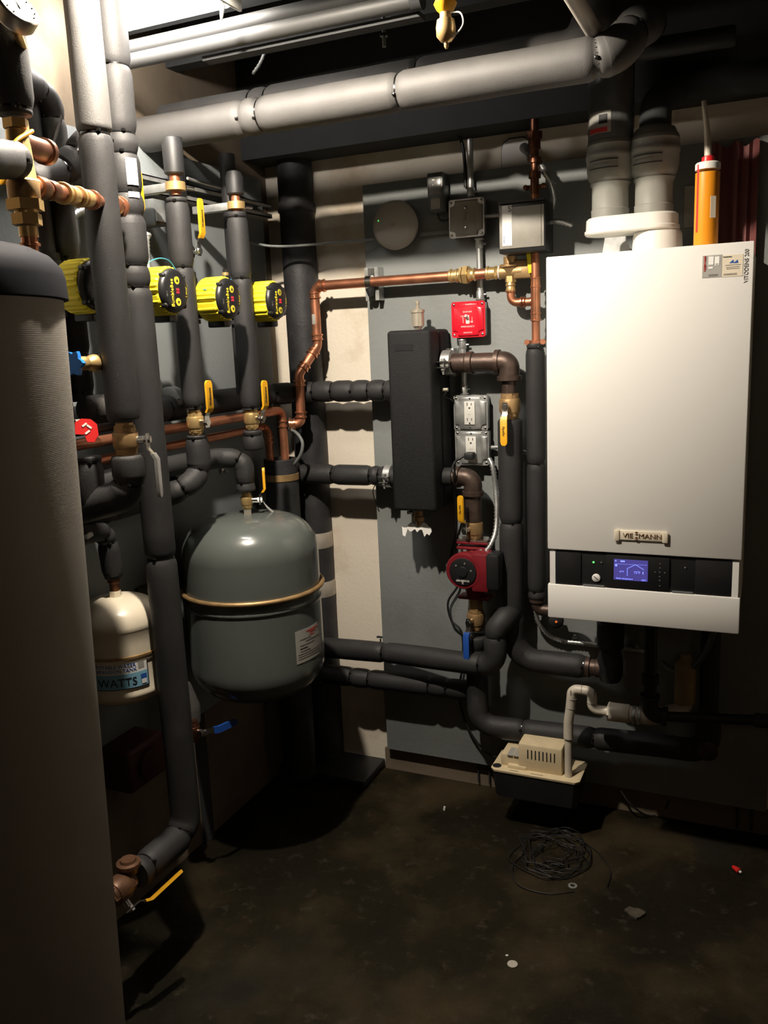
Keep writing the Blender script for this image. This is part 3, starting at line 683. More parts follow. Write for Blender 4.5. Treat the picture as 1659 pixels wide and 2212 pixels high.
t = thing('boiler_drop_pipe', 'thick black pipe dropping from the boiler right side into the shadow', 'pipe', P(1530, 1500, Y=-.115))
M().cyl(P(1530, 1545, Y=-.115), V((P(1530, 1545, Y=-.115).x, -.115, BZ0 + .01)), .025, 18).obj('pipe', rubber, t)
M().lathe(P(1530, 1610, Y=-.115) + V((0, -.03, 0)), -YA, [(0, .026), (.008, .028), (.012, .02)], 16).obj('end_plug', iron, t)

# ================================================================ ELECTRICAL ON THE BOARD
def mx_(x, y, Y): return P(x, y, Y=Y)
def rect(x0, y0, x1, y1, Y):
    a, b = P(x0, y0, Y=Y), P(x1, y1, Y=Y); return a.x, b.x, b.z, a.z
def ebox(label, name, cx, cy, sz, depth, cover, boxm, notch=True, raised=.004):
    c = P(cx, cy, Y=-.04 - depth); t = thing(name, label, 'electrical box', (c.x, -.04, c.z)); h = sz / 2
    M().ext(c.x - h + .003, c.x + h - .003, -.04 - depth, -.041, c.z - h + .003, c.z + h - .003, bev=.004).obj('box_body', boxm, t)
    Yc = -.04 - depth
    n = .015 if notch else .0
    def outl(k, nn, y):
        H = h - k; pts = []
        for sx_, sz_ in ((1, 1), (-1, 1), (-1, -1), (1, -1)):
            if nn:
                r = nn; q = [(H, H - r), (H - r * .35, H - r * .95), (H - r * .85, H - r * .75), (H - r, H - r * .3), (H - r, H)]
            else: q = [(H, H - .006), (H - .002, H - .002), (H - .006, H)]
            if sx_ * sz_ < 0: q = q[::-1]
            pts += [V((c.x + sx_ * a, y, c.z + sz_ * b)) for a, b in q]
        return pts
    M().prism([V((p.x, Yc, p.z)) for p in outl(0, 0, 0)], V((0, -.002, 0))).obj('flange', boxm if not cover is red else red, t)
    o = M(); o.rings([outl(.004, n, Yc - .002), outl(.005, n, Yc - .002 - raised), outl(.008, n, Yc - .0035 - raised)])
    cv = o.obj('cover', cover, t, 50)
    for sx_, sz_ in ((1, 1), (-1, -1), (1, -1), (-1, 1)):
        s_ = V((c.x + sx_ * (h - .008), Yc - .002, c.z + sz_ * (h - .008)))
        M().lathe(s_, -YA, [(0, .0035), (.002, .0033), (.003, .002)], 12).obj('screw', steel, t)
    return t, cv, V((c.x, Yc - .0037 - raised, c.z))
# emergency switch
t, cv, c = ebox('bright red emergency switch plate with white lettering on the board', 'emergency_switch', 1012, 690, .1, .034, red, galv)
for s_, sz, dx, dz in (('GAS', .0055, .004, .041), ('BURNER', .0062, .004, .021), ('ON', .006, -.011, .009), ('OFF', .006, .015, -.007), ('EMERGENCY', .0062, .004, -.020), ('SWITCH', .006, .004, -.037)):
    text(s_, sz, c + V((dx - .004, -.0004, dz)), XA, ZA, inkw, cv, sx=1.15)
def arrow(x, up, par):
    y = c.y - .0004; s_ = 1 if up else -1
    M().prism([V((c.x + x - .0006, y, c.z - .010)), V((c.x + x + .0006, y, c.z - .010)), V((c.x + x + .0006, y, c.z + .006)), V((c.x + x - .0006, y, c.z + .006))], V((0, -.0004, 0))).obj('arrow', inkw, par)
    b = c.z + (.006 if up else -.010)
    M().prism([V((c.x + x - .0022, y, b - s_ * .003)), V((c.x + x + .0022, y, b - s_ * .003)), V((c.x + x, y, b + s_ * .001))], V((0, -.0004, 0))).obj('arrow', inkw, par)
arrow(-.0135, True, cv); arrow(.0135, False, cv)
M().ext(c.x - .005, c.x + .005, c.y - .0012, c.y, c.z - .012, c.z + .012).obj('toggle_slot', whp, t)
M().box((c.x - .001, c.y - .008, c.z + .007), (.006, .015, .008), Matrix.Rotation(-.5, 3, 'X'), bev=.001).obj('toggle', whp, t)
# blank box
t, cv, c = ebox('galvanised junction box with plain cover and two centre screws', 'junction_box', 1008, 471, .103, .034, gbox, galv)
for dz in (.026, -.026): M().lathe(c + V((-.0, 0, dz)), -YA, [(0, .005), (.002, .0045), (.003, .002)], 14).obj('cover_screw', steel, t)
for dx, dz, w_, h_ in ((0, .006, .003, .022), (-.003, -.004, .008, .003), (.003, .012, .007, .003)): M().box(c + V((dx, -.0004, dz)), (w_, .0006, h_)).obj('stamp', inkg, cv)
# outlets
def outlet(cx, cy, label, plug):
    t, cv, c = ebox(label, 'outlet_box', cx, cy, .103, .034, galv, galv)
    d = M().ext(c.x - .0165, c.x + .0155, c.y - .003, c.y, c.z - .033, c.z + .034, bev=.001).obj('receptacle', whp, t)
    y = c.y - .0034
    for k, s_ in enumerate((1, -1)):
        zc = c.z + s_ * .022 + .001
        for dx, hh in ((-.0065, .009), (.006, .007)): M().box((c.x + dx - .0005, y, zc + .003), (.0018, .0008, hh)).obj('slot', ink, d)
        M().lathe(V((c.x - .0005, c.y - .003, zc - .008)), -YA, [(0, .0026), (.0007, .0026)], 12).obj('ground_hole', ink, d)
    for dx in (-.0035, .003): M().box((c.x + dx, y, c.z + .001), (.005, .0012, .011), bev=.0004).obj('test_button', whp, d)
    for dz in (.042, -.041): M().lathe(c + V((0, 0, dz)), -YA, [(0, .003), (.0015, .0025)], 12).obj('cover_screw', steel, t)
    return t, c
outlet(1017, 892, 'galvanised outlet box with two empty white sockets, upper of the pair', False)
t2, c2_ = outlet(1020, 967, 'galvanised outlet box with black plug in its lower socket, lower of the pair', True)
t = thing('power_plug', 'black plug in the lower outlet with cord hanging to the left', 'plug', c2_ + V((0, -.004, -.022)))
M().box(c2_ + V((.001, -.019, -.020)), (.028, .030, .020), bev=.004).obj('plug_body', rubber, t)
p0 = c2_ + V((-.012, -.028, -.019))
cable('cord', None, [p0, p0 + V((-.02, -.012, -.012)), P(978, 1008, Y=-.155), P(981, 1030, Y=-.165), P(985, 1080, Y=-.10), P(985, 1150, Y=-.055), P(972, 1220, Y=-.05), P(990, 1260, Y=-.055), P(968, 1300, Y=-.06), P(975, 1340, Y=-.06), P(997, 1366, Y=-.06), P(1000, 1430, Y=-.055), P(992, 1500, Y=-.055), P(1010, 1570, Y=-.06), P(1045, 1620, Y=-.07), P(1080, 1640, Y=-.12)], .0036, cablem, parent=t)
# conduits
def emt(label, x0, y0, x1, y1, Y=-.058, top=True, bot=True, name='steel_conduit'):
    a = P(x0, y0, Y=Y); b = P(x1, y1, Y=Y); b.x = a.x = (a.x + b.x) / 2
    t = thing(name, label, 'conduit', b); M().cyl(a, b, .0092, 18).obj('tube', galv, t)
    for on, q, s_ in ((top, a, -1), (bot, b, 1)):
        if on:
            M().lathe(q, ZA * s_, [(0, .012), (.004, .014), (.006, .0112), (.026, .0112), (.028, .010)], 18).obj('connector', galv, t)
            M().cyl(q + ZA * s_ * .017 + XA * .009, q + ZA * s_ * .017 + XA * .018, .003, 8).obj('set_screw', galv, t)
    return t
emt('thin steel conduit between the dark header and the junction box', 1017, 300, 1015, 429, top=False)
emt('steel conduit joining the junction box to the red emergency switch', 1036, 514, 1037, 650)
emt('steel conduit from the red switch down to the upper outlet box', 1000, 732, 1002, 853)
cable('control_cable', 'black cable curving down from the header to the thin conduit', [P(985, 283, Y=-.05), P(998, 310, Y=-.05), P(1004, 350, Y=-.05), P(1006, 405, Y=-.05)], .005, cablem)
# disc device
dc = P(849, 485, Y=-.085)
t = thing('wireless_access_point', 'round beige wall device with tiny green light on the board', 'access point', (dc.x, -.04, dc.z))
M().lathe(V((dc.x, -.041, dc.z)), -YA, [(0, .058), (.012, .066), (.026, .069), (.034, .068), (.040, .064), (.044, .055), (.046, .03), (.0465, .004)], 48).obj('housing', apm, t)
M().lathe(P(817, 477, Y=-.086), -YA, [(0, .0016), (.0012, .001)], 8).obj('status_led', ledg, t)
M().lathe(V((dc.x, -.0868, dc.z)), -YA, [(0, .007), (.0004, .007)], 20).obj('logo', gbox, t)
text('U', .011, (dc.x, -.0876, dc.z), XA, ZA, inkg, t)
cable('network_cable', 'grey cable sagging from the disc device across the corner to the left', [P(808, 517, Y=-.07), P(720, 524, Y=-.12), P(640, 531, Y=-.16), P(580, 531, Y=-.20), P(530, 520, Y=-.24), P(500, 508, Y=-.28)], .004, greyc)
tag(M().ext(P(905, 503, Y=-.06).x, P(968, 503, Y=-.06).x, -.052, -.0405, P(930, 508, Y=-.06).z, P(930, 499, Y=-.06).z).obj('cable_duct', greyc), 'short grey strip duct between disc device and junction box', 'cable duct')
# relay module
x0, x1, z0, z1 = rect(921, 374, 958, 456, -.095)
t = thing('relay_module', 'smoke-coloured relay module with small lights left of the junction box', 'relay', ((x0 + x1) / 2, -.04, z0))
M().ext(x0, x1, -.093, -.041, z0, z1, bev=.004).obj('housing', smoke, t)
M().ext(x0 + .006, x1 - .006, -.095, -.092, z0 + .045, z1 - .012, bev=.001).obj('window', mat('smoke_window', (.2, .2, .19), .25, nz=.2), t)
for dx in (.018, .036): M().lathe(V((x0 + dx, -.0955, z0 + .072)), -YA, [(0, .002), (.001, .0015)], 8).obj('terminal', paper, t)
M().ext(x0 + .010, x1 - .010, -.0945, -.092, z0 + .008, z0 + .036).obj('label', gbox, t)
M().ext(x0 + .016, x1 - .024, -.0955, -.0925, z1 - .022, z1 - .018).obj('display_slot', paper, t)
cable('module_lead', 'black lead between relay module and junction box', [P(944, 456, Y=-.06), P(950, 474, Y=-.06), P(965, 476, Y=-.06), P(975, 468, Y=-.06)], .003, cablem)
# copper riser and black controller
RY = -.115; rx = P(1157, 640, Y=RY).x
t = thing('copper_pipe', 'vertical copper riser passing behind the black control box', 'pipe', (rx, RY, P(1157, 742, Y=RY).z))
zt0 = P(1156, 742, Y=RY).z; ztop = 2.0
M().cyl(V((rx, RY, zt0)), V((rx, RY, P(1156, 420, Y=RY).z)), .0112, 20).obj('pipe', copper, t)
M().cyl(V((rx, RY, P(1156, 420, Y=RY).z)), V((rx, RY, ztop)), .0112, 20).obj('upper_pipe', oxcu, t)
for y in (600, 619, 677, 692):
    M().lathe(V((rx, RY, P(1156, y, Y=RY).z - .003)), ZA, [(0, .0113), (.001, .0145), (.005, .0145), (.006, .0113)], 20).obj('fitting_ring', cufit, t)
M().cyl(V((rx, RY, P(1156, 692, Y=RY).z)), V((rx, RY, P(1156, 600, Y=RY).z)), .0128, 20).obj('tee', cufit, t)
for y0, y1, r in ((372, 385, .016), (300, 322, .016), (285, 300, .021), (340, 352, .017)):
    M().cyl(V((rx, RY, P(1156, y1, Y=RY).z)), V((rx, RY, P(1156, y0, Y=RY).z)), r, 8 if r > .02 else 20).obj('coupling', oxcu, t)
q = P(1156, 404, Y=RY); M().box(q, (.050, .006, .012), bev=.002).obj('pipe_strap', oxcu, t)
for s_ in (-1, 1): M().lathe(q + XA * .024 * s_ + YA * .004, -YA, [(0, .007), (.012, .007), (.014, .004)], 14).obj('strap_eye', oxcu, t)
t = thing('pipe_hanger', 'orange copper-toned split ring hanger on top of the riser sleeve', 'hanger', V((rx, RY, zt0)))
M().lathe(V((rx, RY, zt0 - .002)), ZA, [(0, .016), (.001, .0185), (.010, .0185), (.011, .016)], 22).obj('ring', copper, t)
for s_ in (-1, 1): M().lathe(V((rx + s_ * .022, RY - .006, zt0 + .004)), -YA, [(0, .0075), (.008, .0075)], 12).obj('ring_ear', copper, t)
M().cyl(V((rx + .020, RY + .004, zt0 - .006)), V((rx + .034, -.041, zt0 - .006)), .006, 10).obj('standoff', galv, t)
# low water cut-off box
KY = -.175
x0, x1, z0, z1 = rect(1076, 437, 1179, 541, KY)
t = thing('low_water_cutoff', 'black square control box with grey cover hung on the copper riser', 'control box', ((x0 + x1) / 2, KY, z0))
M().ext(x0, x1, KY, RY + .028, z0, z1, bev=.004).obj('housing', blackp, t)
cvv = M().ext(x0 + .003, x1 - .004, KY - .0025, KY, z0 + .012, z1 - .016, bev=.001).obj('cover', gbox, t); M().ext(x0 + .002, x1 - .002, KY - .006, KY - .0005, z1 - .006, z1 - .002).obj('cover_lip', blackp, t)
a = P(1169, 460, Y=KY - .003); M().ext(a.x - .0006, a.x + .0006, KY - .0032, KY - .002, z0 + .012, z1 - .016).obj('cover_groove', ink, cvv)
a, b = P(1084, 445, Y=KY - .003), P(1106, 530, Y=KY - .003)
lbx = M().ext(a.x, b.x, KY - .0032, KY - .002, b.z, a.z).obj('sticker', paper, t); lbx['label'] = 'white strip sticker'
text('LWCO', .006, P(1089, 518, Y=KY - .0035), ZA, -XA, inkb, lbx); text('S', .02, P(1101, 452, Y=KY - .0035), XA, ZA, ink, lbx)
# copper run with strut
CR = -.096
c0 = P(689, 622, Y=CR); c1_ = P(1092, 588, Y=CR); cz_ = (P(760, 612, Y=CR).z + P(930, 600, Y=CR).z) / 2
el = V((P(679, 625, Y=CR).x, CR, cz_))
t = thing('copper_pipe', 'copper pipe zigzagging down the corner and running right to the brass valve', 'pipe', el)
j1 = P(679, 748, Y=CR); j1.x = el.x; j2 = P(646, 808, Y=-.160); j3 = P(646, 915, Y=-.165); j3.x = j2.x; j4 = P(598, 930, X=.10)
run = [V((P(980, 598, Y=CR).x, CR, cz_)), el, j1, j2, j3, V((.135, -.18, j3.z))]
M().tube(run, .0142, .024, 20).obj('pipe', copper, t, 60)
pp = path(run, .024)
def ring_at(p, ax, r0=.0142, par=None, m=None, w=.006, dr=.003): M().lathe(p - ax.normalized() * w / 2, ax, [(0, r0), (w * .15, r0 + dr), (w * .85, r0 + dr), (w, r0)], 20).obj('fitting_ring', m or cufit, par)
for k in range(1, len(run) - 1):
    p = V(run[k]); a, b = (V(run[k - 1]) - p).normalized(), (V(run[k + 1]) - p).normalized()
    for d in (a, b):
        L_ = .034
        M().cyl(p + d * .018, p + d * L_, .0160, 20).obj('elbow_socket', cufit, t); ring_at(p + d * L_, d, .016, t); ring_at(p + d * .020, d, .0155, t)
a = P(672, 690, Y=CR - .0145); M().box((el.x, CR - .0145, a.z), (.011, .001, .030), bev=.0003).obj('pipe_sticker', lblg, t)
xr0 = P(978, 598, Y=CR).x; xr1 = P(1092, 590, Y=CR).x; Z1 = P(1030, 592, Y=CR).z
t = thing('pipe_union', 'brass press union on the copper run left of the pressure valve', 'pipe fitting', V((xr0, CR, cz_)))
M().lathe(V((xr0 - .010, CR, cz_)), XA, [(0, .0155), (.003, .019), (.008, .019), (.010, .0165), (.020, .0165), (.022, .019), (.026, .019), (.028, .017), (.034, .017)], 20).obj('press_end', brass, t)
M().hexn(V((xr0 + .024, CR, cz_)), V((xr0 + .030, CR, cz_)), .024).obj('hex_nut', brass, t); M().hexn(V((xr0 + .033, CR, cz_)), V((xr0 + .047, CR, cz_)), .0265).obj('hex_nut', brass, t)
M().lathe(V((xr0 + .047, CR, cz_)), XA, [(0, .017), (.006, .019), (.010, .0165), (.016, .0165), (.018, .019), (.022, .0155)], 20).obj('press_end', brass, t)
M().cyl(V((xr0 + .065, CR, cz_)), V((xr1 - .05, CR, cz_)), .0142, 20).obj('copper_stub', copper, t)
vx = P(1103, 585, Y=CR).x
t = thing('pressure_valve', 'brass pressure reducing valve under the black control box', 'valve', V((vx, CR, cz_)))
zt_v = P(1103, 566, Y=CR).z
M().lathe(V((xr1 - .055, CR, cz_)), XA, [(0, .0155), (.003, .019), (.008, .019), (.010, .0165), (.026, .0165), (.028, .019), (.033, .016), (.04, .018)], 20).obj('press_end', brass, t)
M().lathe(V((xr1 - .018, CR, cz_)), XA, [(0, .0185), (.003, .0195), (.004, .0185)], 20).obj('gasket_ring', whp, t)
M().cyl(V((xr1 - .014, CR, cz_)), V((vx + .035, CR, cz_)), .018, 20).obj('cross_body', dbrass, t)
M().lathe(V((vx, CR, z0 - .005)), -ZA, [(-.004, .019), (.014, .019), (.016, .021), (z0 - zt_v, .024), (z0 - zt_v + .002, .030), (z0 - zt_v + .008, .030), (z0 - zt_v + .010, .024), (z0 - zt_v + .026, .018), (z0 - zt_v + .034, .012)], 22).obj('bonnet', dbrass, t)
M().hexn(V((vx, CR, cz_ - .028)), V((vx, CR, cz_ - .012)), .0155).obj('hex_nut', brass, t)
zb = P(1105, 628, Y=CR).z
M().lathe(V((vx, CR, cz_ - .028)), -ZA, [(0, .012), (.008, .0145), (.012, .012), (.022, .0145), (.028, .012), (cz_ - zb - .03, .0125)], 20).obj('tail', brass, t)
M().box((vx + .036, CR - .002, cz_ + .004), (.050, .030, .05), bev=.006).obj('spring_case', dbrass, t)
M().box((vx + .058, CR - .022, cz_ + .022), (.012, .003, .062), Matrix.Rotation(-.12, 3, 'Y'), bev=.001).obj('yellow_tag', ypl, t)
t = thing('copper_branch', 'short copper U branch from pressure valve into the riser tee', 'pipe', V((vx, CR, zb)))
zy = P(1125, 653, Y=CR).z
run = [V((vx, CR, zb + .006)), V((vx, CR, zy)), V((rx, CR + .006, zy))]
M().tube(run, .0115, .024, 18).obj('pipe', copper, t, 60)
for p, a_ in ((V((vx, CR, zb - .002)), ZA), (V((vx + .030, CR, zy)), XA), (V((vx + .038, CR, zy)), XA), (V((rx - .016, CR + .004, zy)), XA)): ring_at(p, a_, .0118, t)
# strut piece under the copper run
sx0, sx1, sz0, sz1 = rect(786, 579, 821, 648, -.081)
xc_ = P(803, 610, Y=-.081).x
t = thing('strut_bracket', 'short galvanised strut bracket clamping the copper run at the board edge', 'bracket', (xc_, -.04, sz0))
for s_ in (-1, 1):
    M().ext(xc_ + s_ * .0205 - .0012, xc_ + s_ * .0205 + .0012, -.081, -.041, sz0, sz1).obj('side_wall', galv, t)
    M().ext(xc_ + s_ * .0150 - .0045, xc_ + s_ * .0150 + .0045, -.0822, -.0802, sz0, sz1).obj('lip', galv, t)
M().ext(xc_ - .0205, xc_ + .0205, -.044, -.041, sz0, sz1).obj('back_plate', steel, t)
M().lathe(V((xc_ - .010, CR, cz_)), XA, [(0, .0143), (.001, .0195), (.019, .0195), (.02, .0143)], 24).obj('cushion_clamp', steel, t)
M().lathe(V((xc_, CR + .004, cz_ - .02)), -ZA, [(-.01, .014), (.004, .013), (.020, .008), (.022, .003)], 14).obj('clamp_rubber', rubber, t)
# white rounded cover on the wall top with flex connector
WX, WZ0, WZ1 = P(1115, 335, Y=-.012).x, P(1090, 364, Y=-.012).z, P(1110, 300, Y=-.012).z
h = .041; prof = [(-h, WZ0), (h, WZ0), (h, WZ1 - .026), (h - .006, WZ1 - .008), (h - .022, WZ1), (-h + .022, WZ1), (-h + .006, WZ1 - .008), (-h, WZ1 - .026)]
t = thing('wall_cover', 'bright white round-topped cover plate with black rim high on the wall', 'cover plate', (WX, 0, WZ0))
M().prism([V((WX + a * 1.06, -.001, WZ0 + (b - WZ0) * 1.06 - .0)) for a, b in prof], V((0, -.008, 0))).obj('gasket', rubber, t)
M().prism([V((WX + a, -.008, b)) for a, b in prof], V((0, -.006, 0))).obj('plate', wht, t)
fa = P(1131, 318, Y=-.05)
t = thing('conduit_elbow', 'steel elbow connector plugged into the bright white wall cover', 'pipe fitting', fa)
fb = P(1148, 331, Y=-.075)
M().tube([V((fa.x, -.012, fa.z)), fa, fb], .013, .018, 18).obj('elbow', galv, t)
M().lathe(fb, (fb - fa), [(-.004, .0155), (.008, .0155), (.009, .0125), (.016, .0125)], 18).obj('nut', galv, t)
for s_ in (-1, 1): M().lathe(fb + ZA * .016 * s_ + XA * .006 * s_, -YA, [(0, .004), (.008, .004)], 10).obj('clamp_screw', steel, t)
flexconduit('flexible steel conduit arching from the white wall cover to the control box', [fb, P(1165, 352, Y=-.10), P(1182, 380, Y=-.11), P(1192, 405, Y=-.10), P(1196, 432, Y=-.08), P(1192, 448, Y=-.06)])
flexconduit('short flexible conduit leaving the control box side toward the boiler flue', [P(1172, 480, Y=-.12), P(1200, 478, Y=-.13), P(1222, 482, Y=-.13), P(1236, 486, Y=-.12)], .008)
flexconduit('short flexible conduit between junction box and black control box', [P(1046, 467, Y=-.07), P(1060, 466, Y=-.08), P(1080, 464, Y=-.09)], .006)
flexconduit('flexible steel conduit curving from the lower outlet box to the red pump', [P(1056, 990, Y=-.07), P(1064, 1008, Y=-.08), P(1071, 1060, Y=-.085), P(1073, 1110, Y=-.10), P(1070, 1150, Y=-.12), P(1058, 1180, Y=-.14), P(1044, 1196, Y=-.15)], .0085)
flexconduit('short flexible conduit from lower outlet box passing behind the risers', [P(1060, 967, Y=-.06), P(1085, 966, Y=-.065), P(1115, 970, Y=-.062), P(1136, 978, Y=-.060), P(1175, 1000, Y=-.055)], .0075)
t = thing('conduit_connector', 'steel angle connector where the curved conduit joins the red pump', 'pipe fitting', P(1044, 1196, Y=-.15))
M().lathe(P(1046, 1190, Y=-.15), V((-.6, 0, -1)), [(0, .011), (.004, .014), (.018, .014), (.02, .010)], 14).obj('connector', galv, t)
M().cyl(P(1040, 1195, Y=-.165), P(1038, 1202, Y=-.168), .005, 10).obj('screw', steel, t)
flexconduit('flexible conduit sweeping under the boiler from the riser foot', [P(1157, 1318, Y=-.075), P(1163, 1345, Y=-.07), P(1185, 1372, Y=-.06), P(1215, 1385, Y=-.055), P(1245, 1388, Y=-.052), P(1300, 1395, Y=-.052), P(1370, 1403, Y=-.052), P(1400, 1408, Y=-.052)], .008)
flexconduit('dark flexible conduit looping below the right end of the boiler', [P(1428, 1430, Y=-.10), P(1455, 1448, Y=-.12), P(1490, 1446, Y=-.14), P(1520, 1415, Y=-.17), P(1538, 1375, Y=-.20), P(1542, 1345, Y=-.21)], .009, m=mat('dim_conduit', (.2, .2, .19), .45, .8))
for x, y, lab in ((1241, 1378, 'small white wall clip under the boiler above the curved conduit'), (1376, 1397, 'small white wall clip under the middle of the boiler')):
    c = P(x, y, Y=-.055); t = thing('wall_clip', lab, 'clip', c)
    M().box(c, (.012, .010, .006), bev=.001).obj('base', galv, t); M().lathe(c + ZA * .002, ZA, [(0, .004), (.006, .005), (.008, .003)], 10).obj('head', steel, t)
tag(M().tube([P(822, 1380, Y=-.03) , P(822, 1400, Y=-.03)], .003, .01, 8).box(P(821, 1376, Y=-.03), (.022, .01, .004)).obj('pipe_hook', cast), 'small dark hook at the board edge above the low pipes', 'hook')

# ================================================================ CONDENSATE PUMP AND TRAP
KC = P(1155, 1660, Y=-.20)
ya, yb = -.24, -.105
xl = P(1072, 1655, Y=-.18).x; xr_ = P(1250, 1690, Y=ya).x
zr = P(1205, 1688, Y=ya).z; zbot = P(1200, 1745, Y=ya).z
t = thing('condensate_pump', 'cream condensate pump with vent slots on a black tank below the boiler', 'pump', (KC.x, -.17, zbot))
o = M(); rr = lambda k, z: [V((x, y, z)) for x, y in ((xl + .012 + k, ya + k), (xr_ - .012 - k, ya + k), (xr_ - k, ya + .012 + k), (xr_ - k, yb - .012 - k), (xr_ - .012 - k, yb - k), (xl + .012 + k, yb - k), (xl + k, yb - .012 - k), (xl + k, ya + .012 + k))]
o.rings([rr(.010, zbot), rr(.003, zr - .012), rr(.003, zr)]).obj('tank', blackp, t)
M().rings([rr(0, zr - .002), rr(-.001, zr + .004), rr(.002, zr + .006)]).obj('lid', cream, t)
lx = lambda f: xl + (xr_ - xl) * f
zl_ = P(1130, 1632, Y=ya + .03).z; ztp = P(1170, 1610, Y=ya + .03).z
M().ext(lx(.09), lx(.32), ya + .03, yb - .015, zr + .003, zl_ - .004, bev=.005).obj('switch_cover', cream, t)
M().ext(lx(.18), lx(.40), ya + .018, yb - .02, zr + .003, zl_ - .030, bev=.004).obj('step_cover', cream, t)
mc = M().ext(lx(.30), lx(.80), ya + .022, yb - .012, zr + .003, ztp - .0, bev=.007).obj('motor_cover', cream, t)
for k in range(8):
    x = lx(.415 + k * .043); M().ext(x - .0016, x + .0016, ya + .0212, ya + .023, ztp - .044, ztp - .016).obj('vent_slot', ink, mc)
for a_, b_ in ((.22, .32), (.46, .60)): M().ext(lx(a_), lx(b_), ya + .006, ya + .0075, zr + .0055, zr + .0065).obj('lid_slot', ink, t)
M().lathe(V((lx(.055), ya + .022, zr + .0055)), ZA, [(0, .013), (.0012, .013)], 24).obj('filler_hole', ink, t)
for f in (.2, .27): M().box((lx(f), ya + .05, zl_ - .0036), (.016, .05, .0008)).obj('print', lblg, t)
pvx = lx(.865); pvy = ya + .028
t = thing('drain_hose', 'white plastic drain pipe rising from the condensate pump to the trap', 'pipe', (pvx, pvy, zr))
YP = pvy
p1 = P(1225, 1585, Y=YP); p2 = P(1223, 1560, Y=YP); p3 = P(1232, 1530, Y=YP); p4 = P(1236, 1488, Y=YP); p5 = P(1279, 1488, Y=YP); p6 = P(1281, 1532, Y=YP); p7 = P(1315, 1536, Y=YP)
M().cyl(V((pvx, pvy, zr - .004)), V((pvx, pvy, p1.z)), .0105, 18).obj('pipe', pvc, t)
q5 = V((p5.x, YP, p4.z)); q6 = V((p5.x, YP, p6.z)); q7 = V((p7.x, YP, p6.z))
M().tube([V((pvx, pvy, p1.z - .012)), V((pvx, pvy, p2.z)), V((p3.x, YP, p3.z)), V((p4.x, YP, p4.z)), q5, q6, q7], .0135, .017, 18).obj('fittings', pvc, t, 60)
for q, a_ in ((V((pvx, pvy, p1.z - .012)), ZA), (V((p3.x + .001, YP, p3.z + .002)), ZA), (V((p4.x - .0005, YP, P(1233, 1508, Y=YP).z)), ZA), (V(((p4.x + p5.x) / 2, YP, p4.z)), XA), (V((p5.x, YP, P(1281, 1518, Y=YP).z)), ZA)):
    M().lathe(q - a_ * .0008, a_, [(0, .0137), (.0003, .0141), (.0013, .0141), (.0016, .0137)], 18).obj('joint_line', inkg, t)
for q in (P(1233, 1497, Y=YP - .0135), P(1284, 1497, Y=YP - .0135)): M().box(q, (.003, .0008, .014)).obj('print', inkg, t)
t = thing('condensate_trap', 'cream plastic trap with steel band clamp under the boiler right side', 'trap', q7)
TY = YP; ta = V((q7.x - .002, TY, q7.z)); sl = (P(1400, 1553, Y=TY) - P(1320, 1538, Y=TY)).normalized(); sl = V((sl.x, 0, 0)).normalized()
M().hexn(ta, ta + sl * .006, .026).obj('bushing', pvc, t)
M().cyl(ta + sl * .004, ta + sl * .058, .0255, 26, .002).obj('coupling', pvc, t)
tb = ta + sl * .056; u1 = P(1500, 1560, Y=TY); 
M().tube([tb, tb + sl * .06, V((P(1480, 1500, Y=-.13).x, -.13, tb.z - .004)), V((P(1480, 1500, Y=-.13).x, -.13, tb.z + .06))], .0225, .05, 24).obj('bend', pvc, t, 60)
M().cyl(V((P(1480, 1500, Y=-.13).x, -.13, tb.z + .02)), V((P(1480, 1500, Y=-.13).x, -.13, P(1480, 1432, Y=-.13).z)), .0285, 26).obj('trap_body', pvcy, t)
M().lathe(V((P(1480, 1500, Y=-.13).x, -.13, P(1480, 1432, Y=-.13).z - .002)), ZA, [(0, .0285), (.004, .026), (.014, .015), (.03, .013)], 20).obj('trap_cap', pvcy, t)
for d in (.010, .024): M().lathe(tb + sl * d, sl, [(0, .023), (.0005, .0245), (.0085, .0245), (.009, .023)], 26).obj('band_clamp', galv, t)
for d in (.014, .028): M().cyl(tb + sl * d + V((0, -.027, .006)), tb + sl * d + V((0, -.027, -.014)), .0035, 8).obj('clamp_screw', galv, t)
tag(M().lathe(P(1615, 1487, Y=-.0402), -YA, [(0, .012), (.0012, .012), (.0014, .0095), (.0002, .009)], 24, cap=False).obj('knockout_ring', gbox), 'faint ring mark on the dark board at lower right', 'ring')

# ================================================================ CEILING PIPES
AY = -.60
za_ = (P(580, 250, Y=AY).z + P(1270, 125, Y=AY).z) / 2
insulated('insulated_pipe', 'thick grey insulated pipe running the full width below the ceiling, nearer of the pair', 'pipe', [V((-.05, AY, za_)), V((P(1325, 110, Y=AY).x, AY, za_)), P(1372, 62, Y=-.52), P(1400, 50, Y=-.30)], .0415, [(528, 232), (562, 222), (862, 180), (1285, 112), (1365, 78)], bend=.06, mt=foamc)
BYY = -.485
zb2 = P(905, 165, Y=BYY).z
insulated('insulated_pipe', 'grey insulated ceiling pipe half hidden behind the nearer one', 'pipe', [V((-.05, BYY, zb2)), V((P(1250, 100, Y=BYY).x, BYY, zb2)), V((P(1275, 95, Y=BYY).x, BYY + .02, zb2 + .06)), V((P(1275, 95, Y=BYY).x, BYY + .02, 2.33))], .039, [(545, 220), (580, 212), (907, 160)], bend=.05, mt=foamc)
UY = -.75
